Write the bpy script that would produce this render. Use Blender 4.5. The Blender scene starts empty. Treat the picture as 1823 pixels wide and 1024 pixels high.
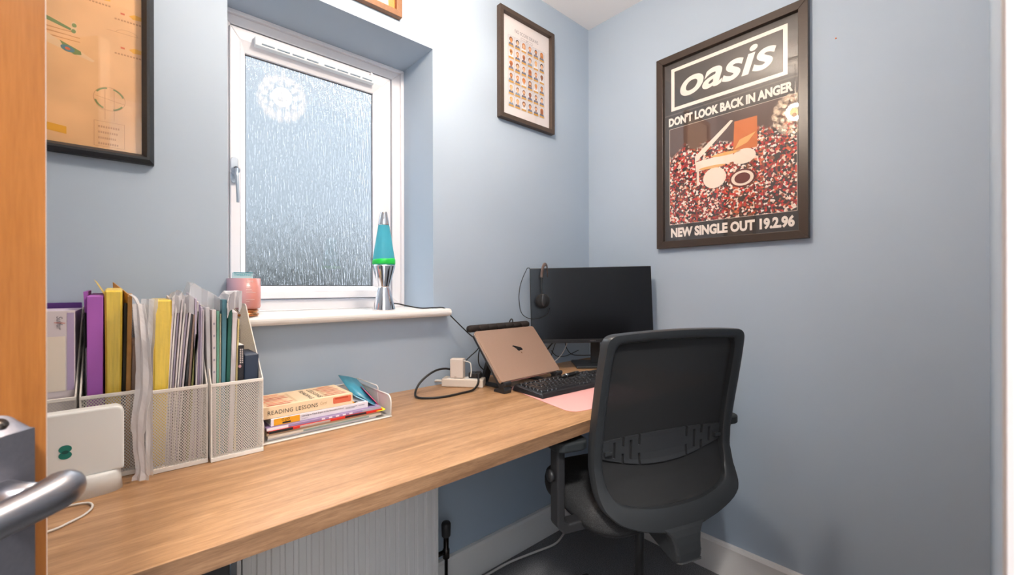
import bpy, bmesh, math, random
from mathutils import Vector, Matrix
from math import sin, cos, pi, radians as RAD

SC = bpy.context.scene
COL = SC.collection
random.seed(7)

# ------------------------------------------------------------------ camera
cam_d = bpy.data.cameras.new('camera')
cam = bpy.data.objects.new('camera', cam_d)
COL.objects.link(cam)
cam_d.sensor_fit = 'HORIZONTAL'
cam_d.sensor_width = 36.0
cam_d.lens = 36.0 * 758.6 / 1823.0
cam_d.clip_start = 0.02
cam_d.clip_end = 200
YAW = RAD(47.938)
FWD = Vector((cos(YAW), sin(YAW), 0.0))
RGT = Vector((sin(YAW), -cos(YAW), 0.0))
CAMP = Vector((-1.7153, -1.3254, 1.1138))
_r = RAD(-0.136)
_rx = RGT * cos(_r) + Vector((0, 0, 1)) * sin(_r)
_ux = _rx.cross(FWD)
cam.matrix_world = Matrix(((_rx.x, _ux.x, -FWD.x, CAMP.x), (_rx.y, _ux.y, -FWD.y, CAMP.y),
                           (_rx.z, _ux.z, -FWD.z, CAMP.z), (0, 0, 0, 1)))
cam_d.dof.use_dof = True
cam_d.dof.focus_distance = 1.6
cam_d.dof.aperture_fstop = 9.0
SC.camera = cam

# ------------------------------------------------------------------ world, lights, exposure
world = bpy.data.worlds.new('sky')
SC.world = world
world.use_nodes = True
wn = world.node_tree
wn.nodes.clear()
w_out = wn.nodes.new('ShaderNodeOutputWorld')
w_bg = wn.nodes.new('ShaderNodeBackground')
w_bg.inputs['Color'].default_value = (0.86, 0.93, 1.0, 1)
w_bg.inputs['Strength'].default_value = 6.0
wn.links.new(w_bg.outputs[0], w_out.inputs[0])

PEND = Vector((-1.118, -.610, 2.095))
HALL_FILL = Vector((-2.08, -1.70, 2.33))
L_PEND, L_FILL = 34.0, 58.0


def lamp(name, kind, loc, energy, col, size):
    d = bpy.data.lights.new(name, kind)
    d.energy = energy
    d.color = col
    if kind == 'POINT':
        d.shadow_soft_size = size
    else:
        d.shape = 'DISK'
        d.size = size
    o = bpy.data.objects.new(name, d)
    o.location = loc
    COL.objects.link(o)
    return o


SC.view_settings.view_transform = 'Standard'
SC.view_settings.look = 'None'
SC.view_settings.gamma = 1.0
SC.view_settings.use_curve_mapping = False
SC.view_settings.exposure = 0.90


# ------------------------------------------------------------------ materials
def lin(h):
    if not isinstance(h, str):
        return tuple(h) + (1,)
    h = h.lstrip('#')
    o = []
    for i in (0, 2, 4):
        c = int(h[i:i + 2], 16) / 255
        o.append(c / 12.92 if c <= .04045 else ((c + .055) / 1.055) ** 2.4)
    return tuple(o) + (1,)


MATS = {}


def nt(m):
    m.use_nodes = True
    t = m.node_tree
    return t, t.nodes['Principled BSDF'], t.nodes['Material Output']


def noise_node(t, scale, detail=3, stretch=(1, 1, 1), rough=.5):
    tc = t.nodes.new('ShaderNodeTexCoord')
    mp = t.nodes.new('ShaderNodeMapping')
    mp.inputs['Scale'].default_value = stretch
    n = t.nodes.new('ShaderNodeTexNoise')
    n.inputs['Scale'].default_value = scale
    n.inputs['Detail'].default_value = detail
    n.inputs['Roughness'].default_value = rough
    t.links.new(tc.outputs['Object'], mp.inputs['Vector'])
    t.links.new(mp.outputs[0], n.inputs['Vector'])
    return n


def add_bump(t, b, src, strength, dist=.001):
    bp = t.nodes.new('ShaderNodeBump')
    bp.inputs['Strength'].default_value = strength
    bp.inputs['Distance'].default_value = dist
    t.links.new(src, bp.inputs['Height'])
    t.links.new(bp.outputs[0], b.inputs['Normal'])
    return bp


def P(name, col, rough=.5, metal=0., var=None, bump=None, spec=.5, trans=0., coat=0., emit=None):
    """var=(scale, amount, stretch): tonal grain; bump=(scale, strength, dist)."""
    if name in MATS:
        return MATS[name]
    m = bpy.data.materials.new(name)
    t, b, o = nt(m)
    c = lin(col)
    b.inputs['Base Color'].default_value = c
    b.inputs['Roughness'].default_value = rough
    b.inputs['Metallic'].default_value = metal
    b.inputs['Specular IOR Level'].default_value = spec
    b.inputs['Coat Weight'].default_value = coat
    if emit:
        b.inputs['Emission Color'].default_value = lin(emit[0])
        b.inputs['Emission Strength'].default_value = emit[1]
    if var:
        n = noise_node(t, var[0], 4, var[2] if len(var) > 2 else (1, 1, 1))
        r = t.nodes.new('ShaderNodeValToRGB')
        a = var[1]
        r.color_ramp.elements[0].position = .3
        r.color_ramp.elements[1].position = .7
        r.color_ramp.elements[0].color = tuple(max(0, x * (1 - a)) for x in c[:3]) + (1,)
        r.color_ramp.elements[1].color = tuple(min(1, x * (1 + a)) for x in c[:3]) + (1,)
        t.links.new(n.outputs[0], r.inputs[0])
        t.links.new(r.outputs[0], b.inputs['Base Color'])
    if bump:
        n2 = noise_node(t, bump[0], 3)
        add_bump(t, b, n2.outputs[0], bump[1], bump[2] if len(bump) > 2 else .001)
    if trans:
        tr = t.nodes.new('ShaderNodeBsdfTransparent')
        mx = t.nodes.new('ShaderNodeMixShader')
        mx.inputs[0].default_value = trans
        t.links.new(b.outputs[0], mx.inputs[1])
        t.links.new(tr.outputs[0], mx.inputs[2])
        t.links.new(mx.outputs[0], o.inputs['Surface'])
    MATS[name] = m
    return m


def wood(name, dark, mid, light, stretch, scale=9., rough=.45, bumpy=.15, coat=0.):
    m = bpy.data.materials.new(name)
    t, b, o = nt(m)
    n1 = noise_node(t, scale, 8, stretch, .62)
    n1.inputs['Distortion'].default_value = .6
    fine = noise_node(t, scale * 9, 4, stretch, .6)
    r = t.nodes.new('ShaderNodeValToRGB')
    e = r.color_ramp.elements
    e[0].position, e[0].color = .32, lin(dark)
    e[1].position, e[1].color = .66, lin(light)
    k = e.new(.5)
    k.color = lin(mid)
    mx = t.nodes.new('ShaderNodeMix')
    mx.data_type = 'FLOAT'
    mx.inputs[0].default_value = .38
    t.links.new(n1.outputs[0], mx.inputs[2])
    t.links.new(fine.outputs[0], mx.inputs[3])
    t.links.new(mx.outputs[0], r.inputs[0])
    t.links.new(r.outputs[0], b.inputs['Base Color'])
    b.inputs['Roughness'].default_value = rough
    b.inputs['Coat Weight'].default_value = coat
    add_bump(t, b, fine.outputs[0], bumpy, .0006)
    return m


M_WALL = P('wall_paint', '#ABBACA', .75, var=(1.2, .03), bump=(260, .10, .0006), spec=.3)
M_CEIL = P('ceiling_paint', '#F3F1F1', .8, bump=(200, .08, .0006), spec=.2)
M_TRIM = P('white_gloss_trim', '#EAE8E6', .35, bump=(60, .03))
M_UPVC = P('white_window_plastic', '#ECEBF0', .28)
M_DARKSEAL = P('rubber_seal', '#4A4A50', .6)
M_CARPET = P('charcoal_carpet', '#7E7E80', .95, var=(320, .55), bump=(420, .9, .004), spec=.1)
M_DESK = wood('oak_worktop', '#87603F', '#AB825C', '#C69C74', (1, 13, 13), 4.2, .40, .2, .15)
M_DOOR = wood('oak_veneer_door', '#8E5522', '#A1652F', '#AE7038', (10, 10, .8), 4.0, .38, .06, .2)
M_DOORGLINT = P('door_edge_highlight', '#E4D5CC', .3)
M_STEEL = P('brushed_steel', '#9A9AA0', .34, 1., var=(60, .06, (1, 1, 12)))
M_STEEL2 = P('satin_plate_steel', '#85858F', .42, .9, var=(300, .05))
M_CHROME = P('chrome', '#E8E8EC', .06, 1.)
M_BLACKM = P('black_steel', '#17171A', .5)
M_RAD = P('radiator_enamel', '#E8E6E6', .4)
M_WHITEP = P('white_plastic', '#E6E4E0', .35)
M_ROUTER = P('router_white', '#E4E6E5', .42, bump=(500, .04))
M_TEAL = P('router_teal', '#0E7A6E', .4)
M_TEALD = P('router_teal_dark', '#0A4F49', .4)
M_WMESH = P('white_wire_enamel', '#E3DDD6', .45)
M_BLACKP = P('black_plastic', '#262628', .45, bump=(700, .12, .0004))
M_GREYP = P('dark_grey_plastic', '#2A2C2E', .34, bump=(800, .15, .0004))
M_FABRIC = P('black_seat_fabric', '#2E2E2F', .92, var=(420, .7), bump=(500, .6, .0015))
M_SCREEN = P('dark_screen', '#0B0C10', .22, spec=.5)
M_BEZEL = P('monitor_bezel', '#1B1B1D', .38, var=(700, .3))
M_LAPTOP = P('rose_gold_aluminium', '#BE9E8A', .42, .55, var=(600, .04))
M_LAPEDGE = P('laptop_edge', '#D8BFAE', .25, .8)
M_FOAM = P('brown_black_foam', '#2A211D', .7, bump=(200, .3))
M_KEY = P('keycap_black', '#232224', .25, coat=.3)
M_KBD = P('keyboard_case', '#1F1A1B', .36)
M_MAT = P('pink_leatherette', '#E2A6A2', .55, bump=(500, .1))
M_CABLEB = P('black_cable', '#151516', .45)
M_CABLEW = P('white_cable', '#DEDAD4', .45)
M_PAPER = P('white_paper', '#E9E4E2', .7)
M_BLACKINK = P('black_ink', '#1C1B1B', .7)
M_GREYINK = P('grey_ink', '#77727A', .7)


def glass_pane():
    m = bpy.data.materials.new('rain_glass')
    t, b, o = nt(m)
    b.inputs['Base Color'].default_value = (.95, .98, 1, 1)
    b.inputs['Transmission Weight'].default_value = 1.0
    b.inputs['Roughness'].default_value = .06
    b.inputs['IOR'].default_value = 1.45
    n1 = noise_node(t, 26, 3, (8, 1, 1.0), .6)
    n2 = noise_node(t, 60, 2, (3, 1, .5), .5)
    a = t.nodes.new('ShaderNodeMath')
    a.operation = 'MULTIPLY_ADD'
    a.inputs[1].default_value = .5
    t.links.new(n2.outputs[0], a.inputs[0])
    t.links.new(n1.outputs[0], a.inputs[2])
    add_bump(t, b, a.outputs[0], 1.0, .0042)
    return m


M_RAIN = glass_pane()
M_FLAT = P('smooth_glass', '#F2FAFF', .0)
M_FLAT.node_tree.nodes['Principled BSDF'].inputs['Transmission Weight'].default_value = 1.0
M_FLAT.node_tree.nodes['Principled BSDF'].inputs['IOR'].default_value = 1.45


def clear_cover(name='picture_glass'):
    m = bpy.data.materials.new(name)
    t, b, o = nt(m)
    t.nodes.remove(b)
    tr = t.nodes.new('ShaderNodeBsdfTransparent')
    gl = t.nodes.new('ShaderNodeBsdfGlossy')
    gl.inputs['Roughness'].default_value = .015
    lw = t.nodes.new('ShaderNodeLayerWeight')
    pw_ = t.nodes.new('ShaderNodeMath')
    pw_.operation = 'POWER'
    pw_.inputs[1].default_value = 4.0
    fr = t.nodes.new('ShaderNodeMath')
    fr.operation = 'MULTIPLY_ADD'
    fr.inputs[1].default_value = .9
    fr.inputs[2].default_value = .035
    t.links.new(lw.outputs['Facing'], pw_.inputs[0])
    t.links.new(pw_.outputs[0], fr.inputs[0])
    mx = t.nodes.new('ShaderNodeMixShader')
    t.links.new(fr.outputs[0], mx.inputs[0])
    t.links.new(tr.outputs[0], mx.inputs[1])
    t.links.new(gl.outputs[0], mx.inputs[2])
    t.links.new(mx.outputs[0], o.inputs['Surface'])
    return m


M_PGLASS = clear_cover()


# ------------------------------------------------------------------ mesh builder
class MB:
    def __init__(s):
        s.v, s.f, s.mi, s.sm = [], [], [], []
        s.T = Matrix.Identity(4)

    def add(s, verts, faces, mi=0, smooth=False):
        k = len(s.v)
        s.v += [tuple(s.T @ Vector(p)) for p in verts]
        for f in faces:
            s.f.append(tuple(i + k for i in f))
            s.mi.append(mi)
            s.sm.append(smooth)
        return s

    def box(s, x0, x1, y0, y1, z0, z1, mi=0, tz=None):
        V = [(x0, y0, z0), (x1, y0, z0), (x1, y1, z0), (x0, y1, z0), (x0, y0, z1), (x1, y0, z1), (x1, y1, z1), (x0, y1, z1)]
        return s.add(V, [(3, 2, 1, 0), (4, 5, 6, 7), (0, 1, 5, 4), (1, 2, 6, 5), (2, 3, 7, 6), (3, 0, 4, 7)], mi)

    def hexa(s, V, mi=0):
        return s.add(V, [(3, 2, 1, 0), (4, 5, 6, 7), (0, 1, 5, 4), (1, 2, 6, 5), (2, 3, 7, 6), (3, 0, 4, 7)], mi)

    def prism(s, poly, a, b, axis=2, mi=0, smooth=False):
        """poly: 2D outline; extruded along axis from a to b."""
        def pt(p, h):
            return (h, p[0], p[1]) if axis == 0 else ((p[0], h, p[1]) if axis == 1 else (p[0], p[1], h))
        n = len(poly)
        V = [pt(p, a) for p in poly] + [pt(p, b) for p in poly]
        s.add(V, [tuple(range(n - 1, -1, -1)), tuple(range(n, 2 * n))], mi)
        k = len(s.v) - 2 * n
        for i in range(n):
            j = (i + 1) % n
            s.f.append((k + i, k + j, k + n + j, k + n + i))
            s.mi.append(mi)
            s.sm.append(smooth)
        return s

    def poly(s, pts, mi=0):
        return s.add(pts, [tuple(range(len(pts)))], mi)

    def lathe(s, prof, n=24, c=(0, 0), mi=0, smooth=True):
        V, F = [], []
        for r, z in prof:
            for i in range(n):
                a = 2 * pi * i / n
                V.append((c[0] + r * cos(a), c[1] + r * sin(a), z))
        for k in range(len(prof) - 1):
            for i in range(n):
                j = (i + 1) % n
                F.append((k * n + i, k * n + j, (k + 1) * n + j, (k + 1) * n + i))
        if prof[0][0] > 1e-6:
            F.append(tuple(range(n - 1, -1, -1)))
        if prof[-1][0] > 1e-6:
            F.append(tuple((len(prof) - 1) * n + i for i in range(n)))
        return s.add(V, F, mi, smooth)

    def tube(s, pts, r, n=8, mi=0, closed=False, smooth=True, flat=1.0):
        pts = [Vector(p) for p in pts]
        V, F = [], []
        m = len(pts)
        up = Vector((0, 0, 1))
        prev = None
        for i, p in enumerate(pts):
            d = (pts[(i + 1) % m] - pts[i - 1]) if closed else (pts[min(i + 1, m - 1)] - pts[max(i - 1, 0)])
            d.normalize()
            if prev is None:
                a = d.cross(up if abs(d.z) < .9 else Vector((1, 0, 0))).normalized()
            else:
                a = (prev - d * prev.dot(d)).normalized()
            prev = a
            b = d.cross(a)
            rr = r[i] if isinstance(r, (list, tuple)) else r
            for k in range(n):
                t = 2 * pi * k / n
                V.append(p + a * rr * cos(t) + b * rr * flat * sin(t))
        for i in range(m if closed else m - 1):
            j = (i + 1) % m
            for k in range(n):
                l = (k + 1) % n
                F.append((i * n + k, i * n + l, j * n + l, j * n + k))
        if not closed:
            F.append(tuple(range(n - 1, -1, -1)))
            F.append(tuple((m - 1) * n + k for k in range(n)))
        return s.add(V, F, mi, smooth)

    def sphere(s, c, r, n=12, m=8, mi=0, sc=(1, 1, 1)):
        V, F = [], []
        for j in range(1, m):
            p = pi * j / m
            for i in range(n):
                a = 2 * pi * i / n
                V.append((c[0] + r * sc[0] * sin(p) * cos(a), c[1] + r * sc[1] * sin(p) * sin(a), c[2] - r * sc[2] * cos(p)))
        V += [(c[0], c[1], c[2] - r * sc[2]), (c[0], c[1], c[2] + r * sc[2])]
        b, t = len(V) - 2, len(V) - 1
        for j in range(m - 2):
            for i in range(n):
                k = (i + 1) % n
                F.append((j * n + i, j * n + k, (j + 1) * n + k, (j + 1) * n + i))
        for i in range(n):
            k = (i + 1) % n
            F.append((b, k, i))
            F.append((t, (m - 2) * n + i, (m - 2) * n + k))
        return s.add(V, F, mi, True)

    def text(s, body, p0, u, v, w=None, h=None, mi=0, shear=0., bold=0., off=None, spacing=1.):
        vs, fs = glyphs(body, shear, bold, spacing)
        x0 = min(p[0] for p in vs)
        x1 = max(p[0] for p in vs)
        y0 = min(p[1] for p in vs)
        y1 = max(p[1] for p in vs)
        ky = h / (y1 - y0) if h else w / (x1 - x0)
        kx = w / (x1 - x0) if w else ky
        p0, u, v = Vector(p0), Vector(u), Vector(v)
        return s.add([p0 + u * ((p[0] - x0) * kx) + v * ((p[1] - y0) * ky) for p in vs], fs, mi)

    def build(s, name, mats, parent=None, bevel=0., seg=2, mods=None):
        me = bpy.data.meshes.new(name)
        me.from_pydata([tuple(p) for p in s.v], [], s.f)
        for m in (mats if isinstance(mats, (list, tuple)) else [mats]):
            me.materials.append(m)
        me.polygons.foreach_set('material_index', s.mi)
        me.polygons.foreach_set('use_smooth', s.sm)
        me.update()
        o = bpy.data.objects.new(name, me)
        COL.objects.link(o)
        if parent:
            o.parent = parent
        if bevel:
            md = o.modifiers.new('edge', 'BEVEL')
            md.width = bevel
            md.segments = seg
            md.limit_method = 'ANGLE'
            md.angle_limit = RAD(35)
            md.harden_normals = False
        return o


_G = {}


def glyphs(body, shear, bold, spacing):
    key = (body, shear, bold, spacing)
    if key in _G:
        return _G[key]
    cu = bpy.data.curves.new('lettering', 'FONT')
    cu.body = body
    cu.size = 1
    cu.shear = shear
    cu.offset = bold
    cu.space_character = spacing
    cu.resolution_u = 8 if len(body) < 8 else 3
    ob = bpy.data.objects.new('lettering', cu)
    COL.objects.link(ob)
    dg = bpy.context.evaluated_depsgraph_get()
    me = bpy.data.meshes.new_from_object(ob.evaluated_get(dg))
    r = ([tuple(p.co) for p in me.vertices], [tuple(p.vertices) for p in me.polygons])
    bpy.data.objects.remove(ob)
    bpy.data.curves.remove(cu)
    bpy.data.meshes.remove(me)
    _G[key] = r
    return r


def tag(o, label, cat, group=None, kind=None):
    o['label'] = label
    o['category'] = cat
    if group:
        o['group'] = group
    if kind:
        o['kind'] = kind
    return o


def thing(name, label, cat, loc=(0, 0, 0), rz=0., group=None, kind=None):
    o = bpy.data.objects.new(name, None)
    o.empty_display_size = .05
    COL.objects.link(o)
    o.location = loc
    o.rotation_euler = (0, 0, rz)
    return tag(o, label, cat, group, kind)


def rrect(x0, x1, y0, y1, r, n=5):
    o = []
    rs = r if isinstance(r, (list, tuple)) else (r, r, r, r)   # order: x1y0, x1y1, x0y1, x0y0
    for (cx, cy, a0, q) in ((x1, y0, -pi / 2, rs[0]), (x1, y1, 0, rs[1]), (x0, y1, pi / 2, rs[2]), (x0, y0, pi, rs[3])):
        sx = -1 if cx == x1 else 1
        sy = 1 if cy == y0 else -1
        if q <= 0:
            o.append((cx, cy))
            continue
        for i in range(n + 1):
            a = a0 + pi / 2 * i / n
            o.append((cx + sx * q + q * cos(a), cy + sy * q + q * sin(a)))
    return o


def smooth_path(pts, k=6, closed=False):
    pts = [Vector(p) for p in pts]
    n = len(pts)
    out = []
    for i in range(n if closed else n - 1):
        g = (lambda j: pts[j % n]) if closed else (lambda j: pts[max(0, min(n - 1, j))])
        a, b, c, d = g(i - 1), g(i), g(i + 1), g(i + 2)
        for q in range(k):
            t = q / k
            out.append(.5 * ((2 * b) + (c - a) * t + (2 * a - 5 * b + 4 * c - d) * t * t + (3 * b - a - 3 * c + d) * t ** 3))
    if not closed:
        out.append(pts[-1])
    return out


def clip(poly, a, b):
    """keep the part of poly left of the line a->b (2D)."""
    out = []
    n = len(poly)
    sd = lambda p: (b[0] - a[0]) * (p[1] - a[1]) - (b[1] - a[1]) * (p[0] - a[0])
    for i in range(n):
        p, q = poly[i], poly[(i + 1) % n]
        dp, dq = sd(p), sd(q)
        if dp >= 0:
            out.append(p)
        if (dp >= 0) != (dq >= 0):
            t = dp / (dp - dq)
            out.append((p[0] + (q[0] - p[0]) * t, p[1] + (q[1] - p[1]) * t))
    return out


def lattice(mb, poly, place, cw=.0043, ch=.0058, w=.00125, mi=0):
    """wire lattice of diamond cells clipped to a convex CCW outline; place maps 2D to 3D."""
    for sg in (1, -1):
        d = Vector((cw, sg * ch)).normalized()
        nrm = Vector((-d.y, d.x))
        pr = [Vector(p).dot(nrm) for p in poly]
        al = [Vector(p).dot(d) for p in poly]
        step = cw * ch / math.hypot(cw, ch)
        t = math.floor(min(pr) / step) * step
        while t < max(pr):
            q = [nrm * (t - w / 2) + d * min(al), nrm * (t - w / 2) + d * max(al),
                 nrm * (t + w / 2) + d * max(al), nrm * (t + w / 2) + d * min(al)]
            q = [tuple(x) for x in q]
            for i in range(len(poly)):
                q = clip(q, poly[i], poly[(i + 1) % len(poly)])
                if len(q) < 3:
                    break
            if len(q) >= 3:
                mb.poly([place(*p) for p in q], mi)
            t += step


def solidify(o, th):
    md = o.modifiers.new('thickness', 'SOLIDIFY')
    md.thickness = th
    md.offset = 0


# ------------------------------------------------------------------ room shell
H = 2.40
XL = -2.42           # left wall face
YF = -1.335          # room face of the doorway wall
DJ0, DJ1 = -2.235, -1.435   # doorway between the jambs
WX0, WX1, WZ0, WZ1, WD = -1.52, -.90, 1.012, 1.971, .228


def S(name, mb, mats, label, cat, **k):
    return tag(mb.build(name, mats, None, **k), label, cat, None, 'structure')


m = MB()
m.box(XL - .1, WX0, 0, .32, 0, H)
m.box(WX1, .1, 0, .32, 0, H)
m.box(WX0, WX1, 0, .32, 0, WZ0)
m.box(WX0, WX1, 0, .32, WZ1, H)
S('wall_back', m, M_WALL, 'pale blue painted wall around the frosted window', 'wall')
m = MB()
m.box(0, .1, YF - 1.4, 0, 0, H)
S('wall_right', m, M_WALL, 'pale blue painted wall behind the music poster', 'wall')
m = MB()
m.box(XL - .1, XL, YF - 1.4, 0, 0, H)
S('wall_left', m, M_WALL, 'pale blue wall behind the open wooden door', 'wall')
m = MB()
m.box(XL, DJ0 - .03, YF - .11, YF, 0, H)
m.box(DJ1 + .03, 0, YF - .11, YF, 0, H)
m.box(DJ0 - .03, DJ1 + .03, YF - .11, YF, 2.05, H)
S('wall_front', m, M_WALL, 'blue wall holding the doorway the picture is taken from', 'wall')
m = MB()
m.box(XL - .1, .1, YF - 1.5, YF - 1.4, 0, H)
S('wall_hall', m, P('hall_paint', '#E9E4DC', .8), 'off-white hall wall behind the doorway', 'wall')
m = MB()
m.box(XL - .1, .1, YF - 1.5, .32, -.1, 0)
S('floor', m, M_CARPET, 'dark charcoal carpet under the desk and chair', 'floor')
m = MB()
m.box(XL - .1, .1, YF - 1.5, .32, H, H + .1)
S('ceiling', m, M_CEIL, 'plain white ceiling in the room corner', 'ceiling')

# skirting boards
prof = [(0, 0), (-.018, 0), (-.018, .116), (-.013, .126), (-.004, .128), (0, .128)]
m = MB()
m.prism([(p[0], p[1]) for p in prof], XL, -.018, 0)
S('baseboard_back', m, M_TRIM, 'white skirting board along the window wall beside the radiator', 'skirting board')
m = MB()
m.prism([(p[0], p[1]) for p in prof], YF, 0, 1)
S('baseboard_right', m, M_TRIM, 'white skirting board along the poster wall behind the chair', 'skirting board')

M_LINING = P('lining_white_dimmed', '#B4B5B8', .4)  # white trim paint, greyed to offset the strong light on the jamb
# doorway lining and architrave (white, camera side)
m = MB()
m.box(DJ1, DJ1 + .03, YF - .125, YF + .004, 0, 2.05)
m.box(DJ1 - .012, DJ1, YF - .085, YF - .045, 0, 2.04)
S('trim_1', m, M_LINING, 'white door lining at the edge of the doorway', 'door frame', bevel=.003)
m = MB()
m.box(DJ0 - .03, DJ0, YF - .125, YF + .004, 0, 2.05)
S('trim_2', m, M_LINING, 'white door lining on the hinge side of the wooden door', 'door frame', bevel=.003)
m = MB()
m.box(DJ0 - .03, DJ1 + .03, YF - .125, YF + .004, 2.02, 2.05)
S('trim_3', m, M_LINING, 'white door lining across the head of the doorway', 'door frame', bevel=.003)

# ------------------------------------------------------------------ window sill board
m = MB()
sp = [(WD, 1.012), (-.028, 1.012)]
for i in range(9):
    a = -pi / 2 - pi * i / 8
    sp.append((-.032 + .0135 * cos(a), 1.0255 + .0135 * sin(a)))
sp.append((WD, 1.039))
m.prism([(p[0], p[1]) for p in sp if p[0] <= .0001] + [(0, 1.039), (0, 1.012)], -1.585, -.850, 0)
m.box(WX0 + .001, WX1 - .001, -.001, WD, 1.012, 1.039)
S('trim_4', m, M_TRIM, 'white window sill board with a rounded nose under the frosted window', 'window sill', bevel=.003)

# ------------------------------------------------------------------ window
win = thing('window_1', 'white plastic casement window with one frosted rain-glass pane', 'window', (0, WD, 0), 0, None, 'structure')
GX0, GX1, GZ0, GZ1 = -1.439, -1.017, 1.120, 1.857


def ring(mb, a, b, y0, y1, mi=0):
    """rectangular ring between outer a=(x0,x1,z0,z1) and inner b, mitred corners, y0 front, y1 back."""
    A = [(a[0], a[2]), (a[1], a[2]), (a[1], a[3]), (a[0], a[3])]
    B = [(b[0], b[2]), (b[1], b[2]), (b[1], b[3]), (b[0], b[3])]
    for i in range(4):
        j = (i + 1) % 4
        q = [A[i], A[j], B[j], B[i]]
        mb.hexa([(p[0], y1, p[1]) for p in q] + [(p[0], y0, p[1]) for p in q], mi)


def ring_slope(mb, a, b, ya, yb, mi=0):
    """bevelled face between outer rectangle a at depth ya and inner rectangle b at depth yb."""
    A = [(a[0], a[2]), (a[1], a[2]), (a[1], a[3]), (a[0], a[3])]
    B = [(b[0], b[2]), (b[1], b[2]), (b[1], b[3]), (b[0], b[3])]
    for i in range(4):
        j = (i + 1) % 4
        mb.poly([(A[i][0], ya, A[i][1]), (A[j][0], ya, A[j][1]), (B[j][0], yb, B[j][1]), (B[i][0], yb, B[i][1])], mi)


m = MB()
ring(m, (WX0, WX1, 1.039, WZ1), (-1.478, -.945, 1.074, 1.930), 0, .07)
ring(m, (WX0, WX1, 1.039, WZ1), (-1.508, -.912, 1.043, 1.959), -.014, 0)
m.build('frame', M_UPVC, win, bevel=.003)
m = MB()
ring(m, (-1.482, -.957, 1.079, 1.921), (-1.455, -.990, 1.104, 1.884), -.012, .05)
m.build('sash', M_UPVC, win, bevel=.003)
m = MB()
ring(m, (-1.4825, -.9565, 1.0755, 1.9215), (-1.481, -.958, 1.079, 1.920), -.002, .02)
m.build('gasket', M_DARKSEAL, win)
m = MB()
ring_slope(m, (-1.455, -.990, 1.104, 1.884), (GX0, GX1, GZ0, GZ1), -.012, .010)
ring_slope(m, (GX0, GX1, GZ0, GZ1), (GX0 + .001, GX1 - .001, GZ0 + .001, GZ1 - .001), .010, .024)
m.build('glazing_bead', M_UPVC, win)
m = MB()
ring(m, (GX0 - .001, GX1 + .001, GZ0 - .001, GZ1 + .001), (GX0 + .003, GX1 - .003, GZ0 + .003, GZ1 - .003), .018, .022)
m.build('glass_seal', M_DARKSEAL, win)
m = MB()
m.box(GX0 - .004, GX1 + .004, .024, .030, GZ0 - .004, GZ1 + .004)
m.mi[2] = 1        # the face towards the room is smooth, the outer one is patterned
m.build('glass_pane', [M_RAIN, M_FLAT], win)
# night vent along the top of the sash
m = MB()
m.prism([(-.012, 1.904), (-.030, 1.902), (-.034, 1.888), (-.030, 1.876), (-.012, 1.874)], -1.418, -1.030, 0)
vent = m.build('trickle_vent', P('vent_white', '#EEF2F6', .35), win, bevel=.002)
m = MB()
for k in range(8):
    x = -1.400 + k * .0445 + (.012 if k > 3 else 0)
    m.box(x, x + .036, -.0352, -.031, 1.8805, 1.8835)
m.build('vent_slot', P('vent_shadow', '#8FA0AE', .6), vent)
m = MB()
m.box(-1.043, -1.036, -.030, -.012, 1.902, 1.914)
m.build('vent_toggle', M_UPVC, vent, bevel=.001)
# handle on the hinge-opposite side
hd = MB()
hd.prism(rrect(-1.482, -1.462, 1.435, 1.515, .0095), -.022, -.012, 1)
hdo = hd.build('handle', P('handle_grey', '#B9C3CF', .3, .6), win, bevel=.002)
m = MB()
m.tube([(-1.472, -.022, 1.470), (-1.472, -.045, 1.470)], .011, 14)
m.build('handle_boss', MATS['handle_grey'], hdo)
m = MB()
m.tube([(-1.472, -.0445, 1.474), (-1.471, -.048, 1.45), (-1.469, -.050, 1.42), (-1.468, -.050, 1.385), (-1.468, -.049, 1.372)],
       [.0095, .0085, .0075, .007, .006], 10, flat=.6)
m.build('handle_lever', MATS['handle_grey'], hdo)
m = MB()
m.tube([(-1.472, -.0445, 1.474), (-1.472, -.0465, 1.474)], .006, 12)
m.build('key_lock', P('lock_dark', '#4B4B50', .3, .8), hdo)

def disc(mb, c, rx, rz, y, n=16, mi=0, rot=0.):
    pts = []
    for i in range(n):
        a = 2 * pi * i / n
        x, z = rx * cos(a), rz * sin(a)
        pts.append((c[0] + x * cos(rot) - z * sin(rot), y, c[1] + x * sin(rot) + z * cos(rot)))
    mb.poly(pts, mi)


# what stands outside: hedge blurred by the glass, paving
m = MB()
for k in range(170):
    x = random.uniform(-3.6, 3.2)
    top = 1.75 if -1.1 < x < .1 else 1.2
    m.sphere((x, 4.0 + random.uniform(-.35, .35), top * (k % 10 + .5) / 10), random.uniform(.26, .38), 10, 7)
hg = m.build('hedge', P('hedge_green', '#2C2D2C', .9, var=(9, .5)))
tag(hg, 'dark hedge outside, blurred behind the frosted pane', 'hedge')
m = MB()
m.box(-14, 14, .4, 24, -.4, -.3)
S('ground_outside', m, P('paving_grey', '#77756F', .9), 'grey paving outside the window', 'paving')

m = MB()
m.box(-9, 9, 5.2, 5.5, -.3, 4.9)  # added wall, keeps the pane view dim under a bright sky
S('wall_dimming', m, P('dimming_wall_grey', '#484A4C', .9), 'dark wall added across the alley to dim the view through the frosted window', 'wall')

# ------------------------------------------------------------------ door standing open into the room
door = thing('door_1', 'oak veneered door standing open, steel lever handle at its edge', 'door', tuple(CAMP + RGT * -.36 + FWD * -.357)[:2] + (0,), YAW, None, 'structure')
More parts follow.
